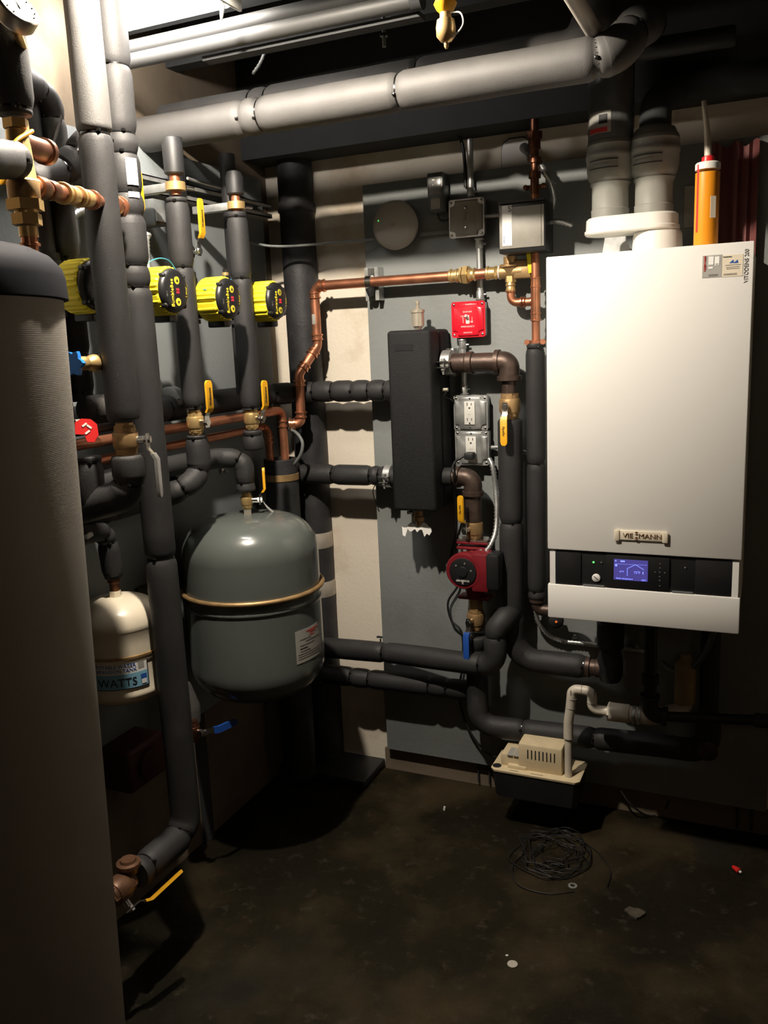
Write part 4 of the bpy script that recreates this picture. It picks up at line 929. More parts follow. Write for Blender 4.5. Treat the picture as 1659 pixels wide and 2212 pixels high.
for y, lab in ((22, 'bare grey pipe near the ceiling, upper of the pair'), (52, 'bare grey pipe near the ceiling, lower of the pair')):
    zc = P(653, y, Y=UY).z; xe_ = P(900, y - 45, Y=UY).x
    t = thing('ceiling_pipe', lab, 'pipe', (.02, UY, zc)); M().cyl(V((.02, UY, zc)), V((xe_, UY, zc)), .0165, 20).obj('tube', mat('grey_painted_pipe' + str(y), (.055, .055, .053), .55), t)
    M().cyl(V((xe_ - .01, UY, zc)), V((xe_ + .012, UY, zc)), .020, 20).obj('end_collar', trim_dark, t)
q = P(790, 54, Y=-.72); tag(M().ext(.3, P(912, 29, Y=-.72).x, -.735, -.705, P(790, 62, Y=-.72).z - .003, P(790, 54, Y=-.72).z).obj('ceiling_rail', trim_dark), 'dark flat rail under the bare grey ceiling pipes', 'rail')
t = thing('hanger_rod', 'thin steel hanger rod with nut above the insulated ceiling pipes', 'hanger', P(838, 100, Y=-.66))
a, b = P(838, 100, Y=-.66), P(828, 50, Y=-.66); a.x = b.x
M().cyl(a, V((a.x, a.y, 2.34)), .004, 10).obj('rod', greyc, t); M().hexn(V((a.x, a.y, P(832, 78, Y=-.66).z)), V((a.x, a.y, P(832, 72, Y=-.66).z)), .009).obj('nut', steel, t)
flexconduit('thin coiled line dangling above the insulated ceiling pipe', [P(571, 103, Y=-.6), P(569, 120, Y=-.6), P(560, 140, Y=-.6), P(546, 160, Y=-.6)], .0045, m=greyc, name='coiled_line', pitch=.009)
vc = P(962, 14, Y=-.95)
t = thing('ceiling_valve', 'yellow and brass drain valve with capped end hanging from the ceiling', 'valve', vc)
M().cyl(vc + ZA * .012, V((vc.x, vc.y, 2.34)), .011, 16).obj('pipe', oxcu, t)
M().box(vc + V((-.004, -.012, .014)), (.052, .012, .012), Matrix.Rotation(.2, 3, 'Y'), bev=.003).obj('lever', yel, t)
M().lathe(vc + ZA * .010, -ZA, [(0, .017), (.006, .020), (.014, .016), (.020, .010)], 18).obj('yellow_cap', yel, t)
M().lathe(vc - ZA * .010, -ZA, [(0, .010), (.010, .010), (.011, .015), (.022, .017), (.036, .0165), (.044, .010), (.047, .004), (.052, .004), (.056, .002)], 20).obj('hose_cap', brass, t)
M().sweep(spline([vc + V((.010, -.004, -.012)), vc + V((.028, -.004, -.016)), vc + V((.032, -.004, -.034)), vc + V((.018, -.004, -.048)), vc + V((.002, -.004, -.052))], 6), .0014, 8).obj('cap_strap', paper, t)
t = thing('drop_pipe', 'pale pipe slanting down to the elbow of the insulated ceiling pipe', 'pipe', P(1282, 66, Y=-.60))
M().cyl(P(1282, 66, Y=-.60), P(1225, -30, Y=-.8), .0165, 18).obj('pipe', apm, t)
insulated('insulated_pipe', 'dim grey pipe running right in the dark behind the ceiling elbow', 'pipe', [P(1380, 110, Y=-.32), P(1590, 76, Y=-.32)], .022)

# ================================================================ STACK AND CORNER DRAIN
sx = P(642, 500, Y=-.035).x
t = thing('cast_iron_stack', 'tall black cast iron stack rising in the corner beside the white wall strip', 'soil stack', (sx, -.030, .03))
M().lathe(V((sx, -.030, .031)), ZA, [(0, .0535), (2.30, .0535)], 32).obj('pipe', cast, t)
hb = P(640, 458, Y=-.056).z
M().lathe(V((sx, -.030, hb)), ZA, [(0, .054), (.004, .058), (.022, .058), (.03, .055)], 32).obj('hub', cast, t)
for y0, y1 in ((1185, 1152), (1290, 1257)):
    M().lathe(V((sx, -.030, P(710, y0, Y=-.056).z)), ZA, [(0, .0537), (.001, .0545), (P(710, y1, Y=-.056).z - P(710, y0, Y=-.056).z, .0545)], 32).obj('tape_band', glass, t)
KX, KY2 = .105, -.195; kz = P(607, 990, X=KX).z
t = thing('drain_standpipe', 'open-topped black drain standpipe with metal band in the corner', 'drain pipe', (KX, KY2, .03))
M().lathe(V((KX, KY2, .031)), ZA, [(0, .048), (0.1, .052), (kz - .031 - .002, .052), (kz - .031, .050), (kz - .031, .044), (kz - .12, .043), (kz - .13, .001)], 32, cap=False).obj('pipe', cast, t)
kb = P(610, 1040, X=KX + .02).z
M().lathe(V((KX, KY2, kb)), ZA, [(0, .0525), (.001, .0545), (.020, .0545), (.021, .0525)], 32).obj('band', dbrass, t)
cable('clear_tube', 'looped grey plastic tube beside the drain standpipe', [P(622, 925, Y=-.17), P(640, 935, Y=-.20), P(653, 955, Y=-.21), P(650, 980, Y=-.21), P(636, 1003, Y=-.20), P(630, 1012, Y=-.16)], .005, greyc, 'tube')

# ================================================================ LEFT WALL: RAILS, PUMPS, ZONE PIPES
def railthing(label, x, px, py, y0, y1, h=.041, slots=True):
    z = P(px, py, X=x).z; t = thing('strut_rail', label, 'strut', (.021, (y0 + y1) / 2, z - h / 2))
    M().ext(.0215, x, y0, y1, z + h / 2 - .003, z + h / 2).obj('top_wall', galv, t)
    M().ext(.0215, x, y0, y1, z - h / 2, z - h / 2 + .003).obj('bottom_wall', galv, t)
    M().ext(x - .003, x, y0, y1, z + h / 2 - .012, z + h / 2).obj('top_lip', galv, t)
    M().ext(x - .003, x, y0, y1, z - h / 2, z - h / 2 + .012).obj('bottom_lip', galv, t)
    y = y0 + .03
    while slots and y < y1 - .02:
        M().ext(.0218, .024, y, y + .014, z - .008, z + .008).obj('web', galv, t); y += .05
    return z
rz = railthing('slotted galvanised strut rail on the left wall above the zone pipes', .075, 335, 400, -1.28, -.10)
cable('hanger_strap', 'thin steel strap end sticking out above the strut rail', [P(405, 385, X=.08), P(440, 396, X=.08), P(482, 408, X=.08)], .004, galv, 'strap')

def circulator(fc, label, sens=False):
    t = thing('zone_circulator', label, 'circulator pump', fc, 'zone circulators on the left wall')
    R_ = .050
    # ribbed yellow cover
    def gear(x, k, rib):
        n = 104; out = []
        for i in range(n):
            a = 2 * PI * i / n; rr_ = R_ + k + (rib if i % 4 < 2 else 0)
            if .9 < a < 1.25 or 3.2 < a < 3.5: rr_ -= .003
            out.append(fc + V((x, math.cos(a) * rr_, math.sin(a) * rr_)))
        return out
    M().rings([gear(-.060, -.004, 0), gear(-.058, 0, .0), gear(-.052, 0, .003), gear(-.004, 0, .003), gear(0, -.001, .001)]).obj('ribbed_cover', ypl, t, 25)
    f = M().lathe(fc, XA, [(0, .0475), (.003, .048), (.010, .045), (.013, .040), (.015, .030), (.0158, .012), (.016, .001)], 40).obj('face_cap', blackp, t)
    for a in (.7, 2.4, 3.9, 5.5): M().lathe(fc + V((-.002, math.cos(a) * .046, math.sin(a) * .046)), XA, [(0, .006), (.010, .006), (.013, .003)], 12).obj('lug', blackp, f)
    fx_ = fc.x + .0158
    text('BumbleBee', .0135, (fx_, fc.y - .019, fc.z - .006), ZA, -YA, ydk, f, sx=.98)
    text('Taco', .012, (fx_ - .0015, fc.y + .030, fc.z - .004), ZA, -YA, ydk, f)
    text('°F/°C', .006, (fx_ - .002, fc.y - .034, fc.z - .008), ZA, -YA, inkg, f)
    for s_ in (-1, 1):
        c = V((fx_ - .0004, fc.y + .000, fc.z + s_ * .023 - .002)); M().lathe(c, XA, [(0, .0085), (.0008, .0085)], 20).obj('button', ydk, f)
        M().prism([c + V((.001, .004 * math.cos(a) - 0, .004 * math.sin(a))) for a in (PI / 2 * s_, PI / 2 * s_ + 2.1, PI / 2 * s_ + 4.2)], V((.0006, 0, 0))).obj('button_arrow', ink, f)
    d = M().ext(fx_, fx_ + .0006, fc.y - .0065, fc.y + .0065, fc.z - .012, fc.z + .009).obj('display', ink, f)
    text('35', .013, (fx_ + .0008, fc.y, fc.z - .0015), ZA, -YA, ledr, f)
    M().lathe(fc + V((-.060, 0, 0)), -XA, [(0, .044), (.03, .044), (.035, .036), (.05, .034)], 28).obj('motor_can', blackp, t)
    px_ = fc + V((-.118, 0, 0)); 
    M().lathe(px_ - ZA * .055, ZA, [(0, .030), (.010, .030), (.011, .018), (.03, .030), (.08, .030), (.099, .018), (.10, .030), (.11, .030)], 24).obj('volute', cast, t)
    M().cyl(px_ + ZA * .056, px_ + ZA * .070, .030, 6).obj('flange_nut', cast, t)
    M().box(fc + V((-.035, .012, -.058)), (.05, .03, .018), bev=.004).obj('wiring_box', blackp, t)
    return t
pumps = []
for (x, y, lab) in ((205, 617, 'yellow ribbed circulator nearest the big tank, its face hidden by a pipe'), (371, 628, 'yellow ribbed circulator with blue wires, between the thick labelled pipe and the next'), (490, 645, 'yellow ribbed circulator between the two slimmer zone pipes'), (594, 650, 'yellow ribbed circulator nearest the corner and white wall')):
    fc = P(x, y, X=.26); pumps.append(fc)
base = circulator(pumps[0], 'yellow ribbed circulator nearest the big tank, its face hidden by a pipe')
for fc, lab in zip(pumps[1:], ('yellow ribbed circulator with blue wires, just right of the thick labelled pipe', 'yellow ribbed circulator in the gap between the two slimmer zone pipes', 'yellow ribbed circulator nearest the corner and the white wall strip')):
    copy_thing(base, fc - pumps[0], lab)
for k, (fc, lab) in enumerate(zip(pumps, ('black pipe on the board behind the circulator nearest the big tank', 'black pipe on the board behind the circulator with blue wires', 'black pipe on the board between the two slimmer zone pipes', 'black pipe on the board behind the circulator nearest the corner'))):
    x_, y_ = fc.x - .118, fc.y
    t = thing('feed_pipe', lab, 'pipe', (x_, y_, 1.30)); M().cyl(V((x_, y_, fc.z + .071)), V((x_, y_, rz + .10)), .021, 20).obj('shade_black_sleeve', rubber, t)  # upper sleeve blacker than the foam below, shade put into its colour
    M().cyl(V((x_, y_, 1.30)), V((x_, y_, fc.z - .056)), .021, 20).obj('lower_sleeve', foam, t)
# air temperature sensors and wires on pumps 2 and 3
for (x, y, lab) in ((374, 582, 'small brass sensor plug on the circulator with blue wires'), (487, 592, 'small brass sensor plug above the circulator between the slim pipes')):
    c = P(x, y, X=.19); t = thing('sensor_plug', lab, 'sensor', c)
    M().lathe(c - ZA * .022, ZA, [(0, .010), (.018, .010)], 14).obj('body', blackp, t); M().cyl(c - ZA * .004, c + ZA * .004, .009, 12).obj('collar', brass, t); M().hexn(c + ZA * .004, c + ZA * .012, .007).obj('tip', steel, t)
cable('sensor_wire', 'bright blue sensor wire looping from the thick pipe to the second circulator', [P(311, 574, X=.22), P(330, 562, X=.23), P(350, 558, X=.23), P(368, 566, X=.23), P(382, 590, X=.23), P(384, 612, X=.225)], .0014, bluw)
cable('sensor_wire', 'thin dark blue wire draped across the third circulator', [P(427, 621, X=.20), P(445, 626, X=.235), P(468, 618, X=.24), P(485, 607, X=.23), P(500, 604, X=.225)], .0014, bluw)
# zone pipes B, C
ZX = .205
def zone(px, py, top, bot, label, joints):
    b = P(px, py, X=ZX); return b, insulated('insulated_pipe', label, 'pipe', [V((ZX, b.y, P(px, top, X=ZX).z)), V((ZX, b.y, P(px, bot, X=ZX).z))], .0275, joints)
bB, _ = zone(400, 650, 432, 886, 'slim grey insulated zone pipe with brass valve, left of the pair', [(390, 437), (395, 578), (415, 877)])
bC, _ = zone(525, 650, 462, 889, 'slim grey insulated zone pipe with brass valve, right of the pair', [(508, 470), (521, 602), (533, 880)])
for b, py0, lab in ((bB, 432, 'dark upper end of the left slim zone pipe under the ceiling'), (bC, 470, 'dark upper end of the right slim zone pipe under the ceiling')):
    hh_ = .085 if py0 == 432 else .062
    t = thing('upper_pipe', lab, 'pipe', (ZX, b.y, rz))
    zt0 = P(proj(b)[0], py0 - 6, X=ZX).z
    M().cyl(V((ZX, b.y, zt0)), V((ZX, b.y, zt0 + .05)), .012, 16).obj('copper_section', copper, t)
    M().lathe(V((ZX, b.y, zt0 + .045)), ZA, [(0, .019), (.003, .0225), (hh_ - .02, .023), (hh_ - .006, .018), (hh_, .002)], 24).obj('shade_black_cap', rubber, t)  # cap blackened to stand for the shade above the rail
    t = thing('strut_clamp', lab.replace('dark upper end of', 'brass coloured strut clamp holding'), 'clamp', (ZX, b.y, zt0 + .02))
    M().lathe(V((ZX, b.y, zt0 + .008)), ZA, [(0, .013), (.002, .023), (.020, .023), (.022, .013)], 24).obj('ring', brass, t)
    M().ext(.0755, ZX - .02, b.y - .011, b.y + .011, zt0 + .009, zt0 + .028, bev=.002).obj('arm', galv, t)
    M().cyl(V((ZX + .012, b.y + .022, zt0 + .018)), V((ZX + .018, b.y + .045, zt0 + .018)), .0045, 10).obj('bolt', steel, t)
cB = P(422, 912, X=ZX); cB.y = bB.y; cC = P(534, 905, X=ZX); cC.y = bC.y
ball_valve('brass ball valve with upright yellow lever on the left slim zone pipe', cB, ZA, .0155, ZA, XA - YA * .2, L=.10, lb='Webstone')
ball_valve('brass ball valve with upright yellow lever on the right slim zone pipe', cC, ZA, .0155, ZA, XA - YA * .2, L=.10, lb='Webstone')
zB0 = P(423, 940, X=ZX).z; 
insulated('insulated_pipe', 'foam elbow below the left brass zone valve bending toward the dark manifold', 'pipe', [V((ZX, bB.y, zB0)), V((ZX, bB.y, P(425, 1030, X=ZX).z)), P(388, 1060, X=.19), P(350, 1075, X=.12)], .0285, [(424, 947), (428, 1016), (392, 1052)], bend=.05)
insulated('insulated_pipe', 'short foam sleeve below the right brass zone valve', 'pipe', [V((ZX, bC.y, P(540, 930, X=ZX).z)), V((ZX, bC.y, P(543, 972, X=ZX).z))], .0285, [(540, 940)])
# tank feed
TX, TYY = .222, -.573
zf_ = P(460, 986, X=.13).z
insulated('insulated_pipe', 'foam covered pipe with elbow dropping to the grey tank valve', 'pipe', [V((.13, -1.05, zf_)), V((.13, -.70, zf_)), V((.17, TYY - .03, zf_)), V((TX, TYY, zf_ - .005)), V((TX, TYY, P(543, 1058, X=TX).z))], .026, [(522, 975), (541, 1040)], bend=.045)
tvz = P(542, 1078, X=TX).z
ball_valve('small brass valve with yellow lever and paper tag on top of the grey tank', V((TX, TYY, tvz)), ZA, .0115, ZA, XA + YA * .5, L=.085, lb='Webstone')
tgp = P(566, 1075, X=TX + .05)
mb = M(); rs = []
for i, (x, y) in enumerate(((563, 1072), (566, 1082), (572, 1092), (580, 1100), (594, 1109))):
    p = P(x, y, X=TX + .045); w_ = .006 if i not in (0, 4) else .003
    rs.append([p + V((0, 0, w_)), p + V((.0008, 0, w_)), p + V((.0008, .006, -w_)), p + V((0, .006, -w_))])
tag(mb.rings(rs).obj('paper_tag', paper), 'curled white paper tag hanging from the grey tank valve', 'tag')
# grey expansion tank
r_ = .181; zt_ = P(548, 1106, X=TX).z; zb_ = P(560, 1497, X=TX).z
t = thing('expansion_tank', 'large grey-green enamelled expansion tank strapped to the left wall', 'expansion tank', (TX, TYY, zb_))
H_ = zt_ - zb_; pr = []
for i in range(11): a = PI / 2 * i / 10; pr.append((.10 - .10 * math.cos(a), r_ * math.sin(a) ** .72 if a else .001))
zs = .10 + .004; seam = P(548, 1338, X=TX + .11).z - zb_
for z in (zs + .01, seam - .06, seam - .02, seam - .010, seam - .007, seam - .005, seam - .002, seam + .002, seam + .005, seam + .007, seam + .010, seam + .02, seam + .06, seam + .12, H_ - .102): pr.append((z, r_ + (.0035 if abs(z - seam) < .004 else (.002 if abs(z - seam) < .006 else 0))))
ht = .10
for i in range(13): a = PI / 2 * i / 12; pr.append((H_ - ht + ht * math.sin(a), max(.012, r_ * math.cos(a) ** .56 if a < PI / 2 - .01 else .012)))
M().lathe(V((TX, TYY, zb_)), ZA, pr, 64).obj('tank_shell', gtank, t, 60)
M().cyl(V((TX, TYY, zt_ - .004)), V((TX, TYY, zt_ + .016)), .011, 6).obj('port', nickel, t)
bz = P(548, 1310, X=TX + .11).z
def rndstrap(par):
    pts = [V((TX + (r_ + .006) * math.cos(a), TYY + (r_ + .006) * math.sin(a), bz)) for a in [(-2.55 + 5.1 * i / 40) for i in range(41)]]
    return M().sweep([V((.034, pts[0].y - .06, bz + .002))] + pts + [V((.034, pts[-1].y + .03, bz + .002))], .0065, 10).obj('strap', dbrass, par)
sp = rndstrap(t)
M().ext(.0215, .030, TYY - .235, TYY + .12, bz - .006, bz + .040, bev=.002).obj('wall_bracket', blackp, t)
for dy in (-.20, -.17): M().ext(.030, .0325, TYY + dy, TYY + dy + .018, bz + .018, bz + .026, bev=.001).obj('bracket_slot', paper, t)
def cylwrap(me, c, r, a0, z0, dirn=1):
    for v in me.vertices:
        s_, h_, d_ = v.co.x, v.co.y, v.co.z
        a = a0 + s_ / r * dirn; rr_ = r + d_
        v.co = (c.x + rr_ * math.cos(a), c.y + rr_ * math.sin(a), z0 + h_)
def cyltext(s, size, c, r, a0, z0, m, parent, sx=1, name='lettering'):
    cu = bpy.data.curves.new('t', 'FONT'); cu.body = s; cu.size = size; cu.extrude = .0002; cu.align_x = 'CENTER'; cu.align_y = 'CENTER'; cu.resolution_u = 3
    o = bpy.data.objects.new('t', cu); C.objects.link(o)
    me = bpy.data.meshes.new_from_object(o.evaluated_get(bpy.context.evaluated_depsgraph_get())); bpy.data.objects.remove(o); bpy.data.curves.remove(cu)
    for v in me.vertices: v.co.x *= sx
    cylwrap(me, c, r, a0, z0); me.materials.clear(); me.materials.append(m)
    ob = bpy.data.objects.new(name, me); C.objects.link(ob); attach(ob, parent); return ob
def cylpatch(c, r, a0, a1, z0, z1, m, name, parent, th=.0006):
    n = 16; mb = M()
    mb.rings([[V((c.x + (r + k) * math.cos(a0 + (a1 - a0) * i / n), c.y + (r + k) * math.sin(a0 + (a1 - a0) * i / n), z)) for k, z in ((0, z0), (th, z0), (th, z1), (0, z1))] for i in range(n + 1)])
    return mb.obj(name, m, parent)
ca = math.atan2(CAM.y - TYY, CAM.x - TX); cT = V((TX, TYY, 0))
s0, s1 = ca + .56, ca + 1.18
zA, zBb = P(650, 1408, X=TX + .12).z + .006, P(650, 1340, X=TX + .12).z + .008
lb = cylpatch(cT, r_ + .0004, s0, s1, zA, zBb, lblg, 'label', t)
for i, (f, m_, w0, w1) in enumerate(((.90, inkr, .35, .8), (.84, inkr, .45, .7), (.76, inkr, .45, .62), (.70, inkg, .12, .5), (.62, inkg, .3, .9), (.52, inkg, .12, .6), (.42, ink, .12, .35), (.34, inkg, .12, .45), (.26, inkg, .05, .95), (.19, inkg, .05, .9), (.12, inkg, .05, .95))):
    cylpatch(cT, r_ + .0012, s0 + (s1 - s0) * w0, s0 + (s1 - s0) * w1, zA + (zBb - zA) * f, zA + (zBb - zA) * f + .0022, m_, 'print', lb, .0003)
# white expansion tank
WX_, rW = .118, .099; cW = P(262, 1400, X=WX_); WYY = cW.y
zt_w = P(262, 1283, X=WX_).z; zb_w = P(262, 1512, X=WX_).z
t = thing('expansion_tank', 'cream expansion tank with blue and white label behind the big grey tank jacket', 'expansion tank', (WX_, WYY, zb_w))
H_ = zt_w - zb_w; pr = []
for i in range(9): a = PI / 2 * i / 8; pr.append((.04 - .04 * math.cos(a), max(.001, rW * math.sin(a) ** .7)))
sm_ = H_ * .49
for z in (.042, sm_ - .03, sm_ - .014, sm_ - .012, sm_ - .010, sm_ - .004, sm_ + .004, sm_ + .006, sm_ + .010, sm_ + .03, H_ - .062): pr.append((z, rW - .001 + (.003 if abs(z - sm_) < .005 else 0)))
for i in range(11): a = PI / 2 * i / 10; pr.append((H_ - .06 + .06 * math.sin(a), max(.012, rW * math.cos(a) ** .6 if a < PI / 2 - .01 else .012)))
M().lathe(V((WX_, WYY, zb_w)), ZA, pr, 48).obj('tank_shell', crm2, t, 60)
M().cyl(V((WX_, WYY, zt_w - .004)), V((WX_, WYY, zt_w + .014)), .0135, 6).obj('port', crm2, t)
M().lathe(V((WX_, WYY, zt_w + .012)), ZA, [(0, .011), (.02, .011), (.022, .014), (.03, .014)], 16).obj('nipple', oxcu, t)
M().lathe(V((WX_, WYY, zb_w + H_ * .49 + .004)), ZA, [(0, rW + .001), (.001, rW + .004), (.006, rW + .004), (.007, rW + .001)], 48).obj('strap', dbrass, t)
cw = V((WX_, WYY, 0)); ca2 = math.atan2(CAM.y - WYY, CAM.x - WX_)
l0, l1 = ca2 - 1.45, ca2 + .56
z0_, z1_ = P(290, 1480, X=WX_ + .07).z - .001, P(290, 1421, X=WX_ + .07).z + .003
zh = z1_ - z0_
cylpatch(cw, rW + .0003, l0, l1, z0_, z1_, ink, 'label_border', t)
lb = cylpatch(cw, rW + .0009, l0 + .03, l1 - .03, z0_ + .002, z1_ - .002, paper, 'label', t)
cylpatch(cw, rW + .0013, l0 + .03, l1 - .03, z0_ + .002, z0_ + zh * .55, lblb, 'label_band', lb, .0004)
zz = lambda f: z0_ + zh * f
cyltext('POTABLE WATER', .0115, cw, rW + .0018, ca2 - .18, zz(.83), inkb, lb)
cyltext('EXPANSION TANK', .0115, cw, rW + .0018, ca2 - .20, zz(.67), inkb, lb)
cyltext('WATTS', .026, cw, rW + .0022, ca2 - .16, zz(.25), ink, lb)
cylpatch(cw, rW + .0018, ca2 + .36, ca2 + .50, zz(.16), zz(.44), inkb, 'emblem', lb, .0003); cylpatch(cw, rW + .0022, ca2 + .37, ca2 + .49, zz(.10), zz(.26), paper, 'emblem', lb, .0003)
cylpatch(cw, rW + .0014, ca2 + .32, ca2 + .46, zz(.66), zz(.90), lblg, 'seal', lb, .0003); cylpatch(cw, rW + .0014, ca2 + .08, ca2 + .18, zz(.76), zz(.86), lblg, 'seal', lb, .0003)
insulated('insulated_pipe', 'black foam elbow dropping to the cream expansion tank', 'pipe', [V((WX_ + .02, P(150, 1150, X=WX_).y, P(215, 1138, X=WX_).z)), V((WX_, WYY - .01, P(240, 1138, X=WX_).z)), V((WX_, WYY, P(258, 1242, X=WX_).z))], .0235, [(237, 1130), (260, 1163), (262, 1240)], bend=.045)
tag(M().box(P(192, 1157, X=.17), (.008, .020, .010), Matrix.Rotation(.2, 3, 'X'), bev=.002).obj('white_tag', paper), 'small white tag end poking out beside the big tank', 'tag')

# ================================================================ FOREGROUND PIPES
X1 = .33; q1 = P(228, 520, X=X1); y1_ = q1.y
zj1 = P(205, 288, X=X1).z
insulated('insulated_pipe', 'upper length of insulated pipe beside the strip light, brightness put into its paler foam', 'pipe', [V((X1, y1_, 2.335)), V((X1, y1_, zj1 + .001))], .0315, mt=foamc)  # paler foam than the length below, lamp brightness put into the colour
insulated('insulated_pipe', 'dark lower length of insulated pipe ending above the steel-levered brass valve', 'pipe', [V((X1, y1_, zj1 + .0005)), V((X1, y1_, P(250, 912, X=X1).z))], .0315, [(203, 291)])
v_ = V((X1, y1_, P(264, 952, X=X1).z))
ball_valve('dull brass ball valve with bare steel lever hanging down at the lit pipe foot', v_, ZA, .018, -ZA, XA + YA * .4, gm=galv, bm=dbrass, L=.115)
insulated('insulated_pipe', 'black foam pipe bending left under the dull brass steel-levered valve', 'pipe', [V((X1, y1_, P(264, 985, X=X1).z)), V((X1, y1_, P(272, 1070, X=X1).z)), V((.2, y1_ - .02, P(245, 1090, X=.25).z)), V((.17, y1_ - .12, P(245, 1090, X=.25).z))], .033, [(270, 1040)], bend=.05)
X2 = .255; q2 = P(290, 610, X=X2); y2_ = q2.y; zft = P(376, 1818, X=X2).z
yv = P(292, 1885, X=X2).y
insulated('insulated_pipe', 'long grey insulated pipe with white label running down to the floor valve', 'pipe', [V((X2, y2_, 2.335)), V((X2, y2_, zft)), V((X2, yv, zft))], .0345, [(256, 143), (266, 287), (269, 333), (276, 418), (282, 470), (290, 577), (293, 620), (333, 1205), (374, 1795), (312, 1872)], bend=.05)
d_ = V((CAM.x - X2, CAM.y - y2_, 0)); a2 = math.atan2(d_.y, d_.x); cP = V((X2, y2_, 0))
lo_ = thing('pipe_label', 'white paper label wrapped on the long insulated pipe below the tee', 'label', V((X2, y2_, P(285, 410, X=X2).z)))
cylpatch(cP, .0350, a2 + .15, a2 + .85, P(285, 408, X=X2).z, P(283, 352, X=X2).z, paper, 'label_sheet', lo_)
cylpatch(cP, .0350, a2 + .15, a2 + .85, P(285, 434, X=X2).z, P(283, 422, X=X2).z, paper, 'label_sheet', lo_)
ball_valve('bronze valve with yellow lever at the foot of the long insulated pipe', V((X2, yv - .055, zft)), YA, .021, (YA * .9 + ZA * .25 + XA * .25), (XA * .6 - ZA * .75), bm=bronzed, L=.13)
M_ = V((X2, yv - .055, zft))
t = thing('valve_bonnet', 'round brown bronze cap standing above the floor valve', 'pipe fitting', M_ + V((0, .03, .03)))
M().lathe(M_ + V((0, .038, .02)), ZA, [(0, .020), (.012, .022), (.014, .026), (.022, .026), (.024, .018), (.03, .016)], 18).obj('cap', bronzed, t)
t = thing('tank_nipple', 'brown bronze pipe from the floor valve into the big tank', 'pipe', V((X2, yv - .10, zft)))
M().cyl(V((X2, yv - .10, zft)), V((X2 + .0, -1.40, zft)), .020, 18).obj('pipe', bronzed, t)
# tee coming off the long pipe to the left, elbow
insulated('insulated_pipe', 'grey foam elbow joining the long pipe tee from the left behind the lit pipe', 'pipe', [P(60, 390, X=.20), P(135, 368, X=.20), P(168, 335, X=.21), P(195, 305, X=.22), P(250, 305, X=.245)], .031, [(127, 368), (160, 335), (236, 300)], bend=.04)
# pipe 0 (far left, against wall)
q0 = P(115, 300, X=.15)
insulated('insulated_pipe', 'insulated pipe with top elbow far left behind the brass mixing valve', 'pipe', [P(30, 170, X=.17), P(75, 190, X=.16), V((.15, q0.y, P(100, 225, X=.15).z)), V((.15, q0.y, P(135, 430, X=.15).z))], .0285, [(72, 205), (100, 258)], bend=.06)
insulated('insulated_pipe', 'dark insulated pipe continuing down beside the first circulator to the manifold', 'pipe', [V((.15, q0.y, P(128, 436, X=.15).z)), V((.15, q0.y, P(178, 868, X=.15).z))], .027, [(140, 560), (168, 765), (172, 850)])
# manifold foam stub
insulated('foam_stub', 'rough cut grey foam stub on the manifold beside the big tank', 'pipe', [P(185, 886, X=.17), P(232, 882, X=.17)], .031, mt=foam2)
insulated('insulated_pipe', 'short black foam upright at the tank edge below the copper lines', 'pipe', [P(188, 985, X=.24), P(196, 1095, X=.24)], .030, [(188, 1000)])
insulated('insulated_pipe', 'dark lower manifold pipe running along the left wall', 'pipe', [V((.11, -1.35, P(300, 1078, X=.11).z)), V((.11, -.72, P(300, 1078, X=.11).z))], .034, [(232, 1090), (330, 1075)])
insulated('insulated_pipe', 'grey foam pipe below the cream tank level ending at the blue-levered valve', 'pipe', [P(390, 1480, X=.10), P(412, 1530, X=.12), P(412, 1565, X=.12)], .026, mt=foam2, bend=.03)
vb = P(415, 1578, X=.14)
ball_valve('dark valve with blue lever low behind the long pipe under the grey tank', vb, ZA, .015, YA + XA * .3, XA, gm=blu, bm=oxcu, L=.09)
# blue wheel drain valve
t = thing('boiler_drain', 'brass drain spout with blue star handle beside the big tank', 'valve', P(200, 785, X=.30))
a, b = P(168, 785, X=.30), P(222, 784, X=.30); ax = (b - a).normalized(); L_ = (b - a).length
M().lathe(a, ax, [(0, .010), (L_ * .15, .013), (L_ * .3, .013), (L_ * .38, .009), (L_ * .5, .015), (L_ * .62, .0165), (L_ * .7, .0165), (L_ * .74, .0145), (L_ * .92, .0155), (L_, .018), (L_, .012), (L_ * .8, .010)], 20).obj('spout', brass, t)
u, v = basis(ax); st = []
for i in range(24): a_ = 2 * PI * i / 24; st.append(a - ax * .006 + (u * math.cos(a_) + v * math.sin(a_)) * (.021 + .004 * math.cos(6 * a_)))
M().prism(st, -ax * .008).obj('star_handle', bluh, t)
# red tag + white tag
c = P(186, 928, X=.32); t = thing('red_lockout_tag', 'red plastic handle tag with white print beside the big tank', 'tag', c)
nrm = V((CAM.x - c.x, CAM.y - c.y, .4)).normalized(); uu = ZA.cross(nrm).normalized(); vv = nrm.cross(uu)
M().prism([c + uu * a + vv * b for a, b in ((-.020, -.008), (-.018, .014), (-.006, .020), (.010, .018), (.020, .008), (.021, -.012), (.012, -.025), (0, -.024), (-.004, -.010))], nrm * .006).obj('tag_body', redtag, t)
for a, b, r_a in ((-.002, .008, .6), (.006, .004, -.7), (.002, -.006, .6)): M().box(c + uu * a + vv * b + nrm * .0066, (.010, .0035, .001), Matrix((uu, vv, nrm)).transposed() @ Matrix.Rotation(r_a, 3, 'Z')).obj('print', inkw, t)
M().prism([P(x, y, X=.30) for x, y in ((162, 906), (193, 905), (198, 925), (180, 938))], V((-.001, 0, 0))).obj('paper_tag', paper, t)
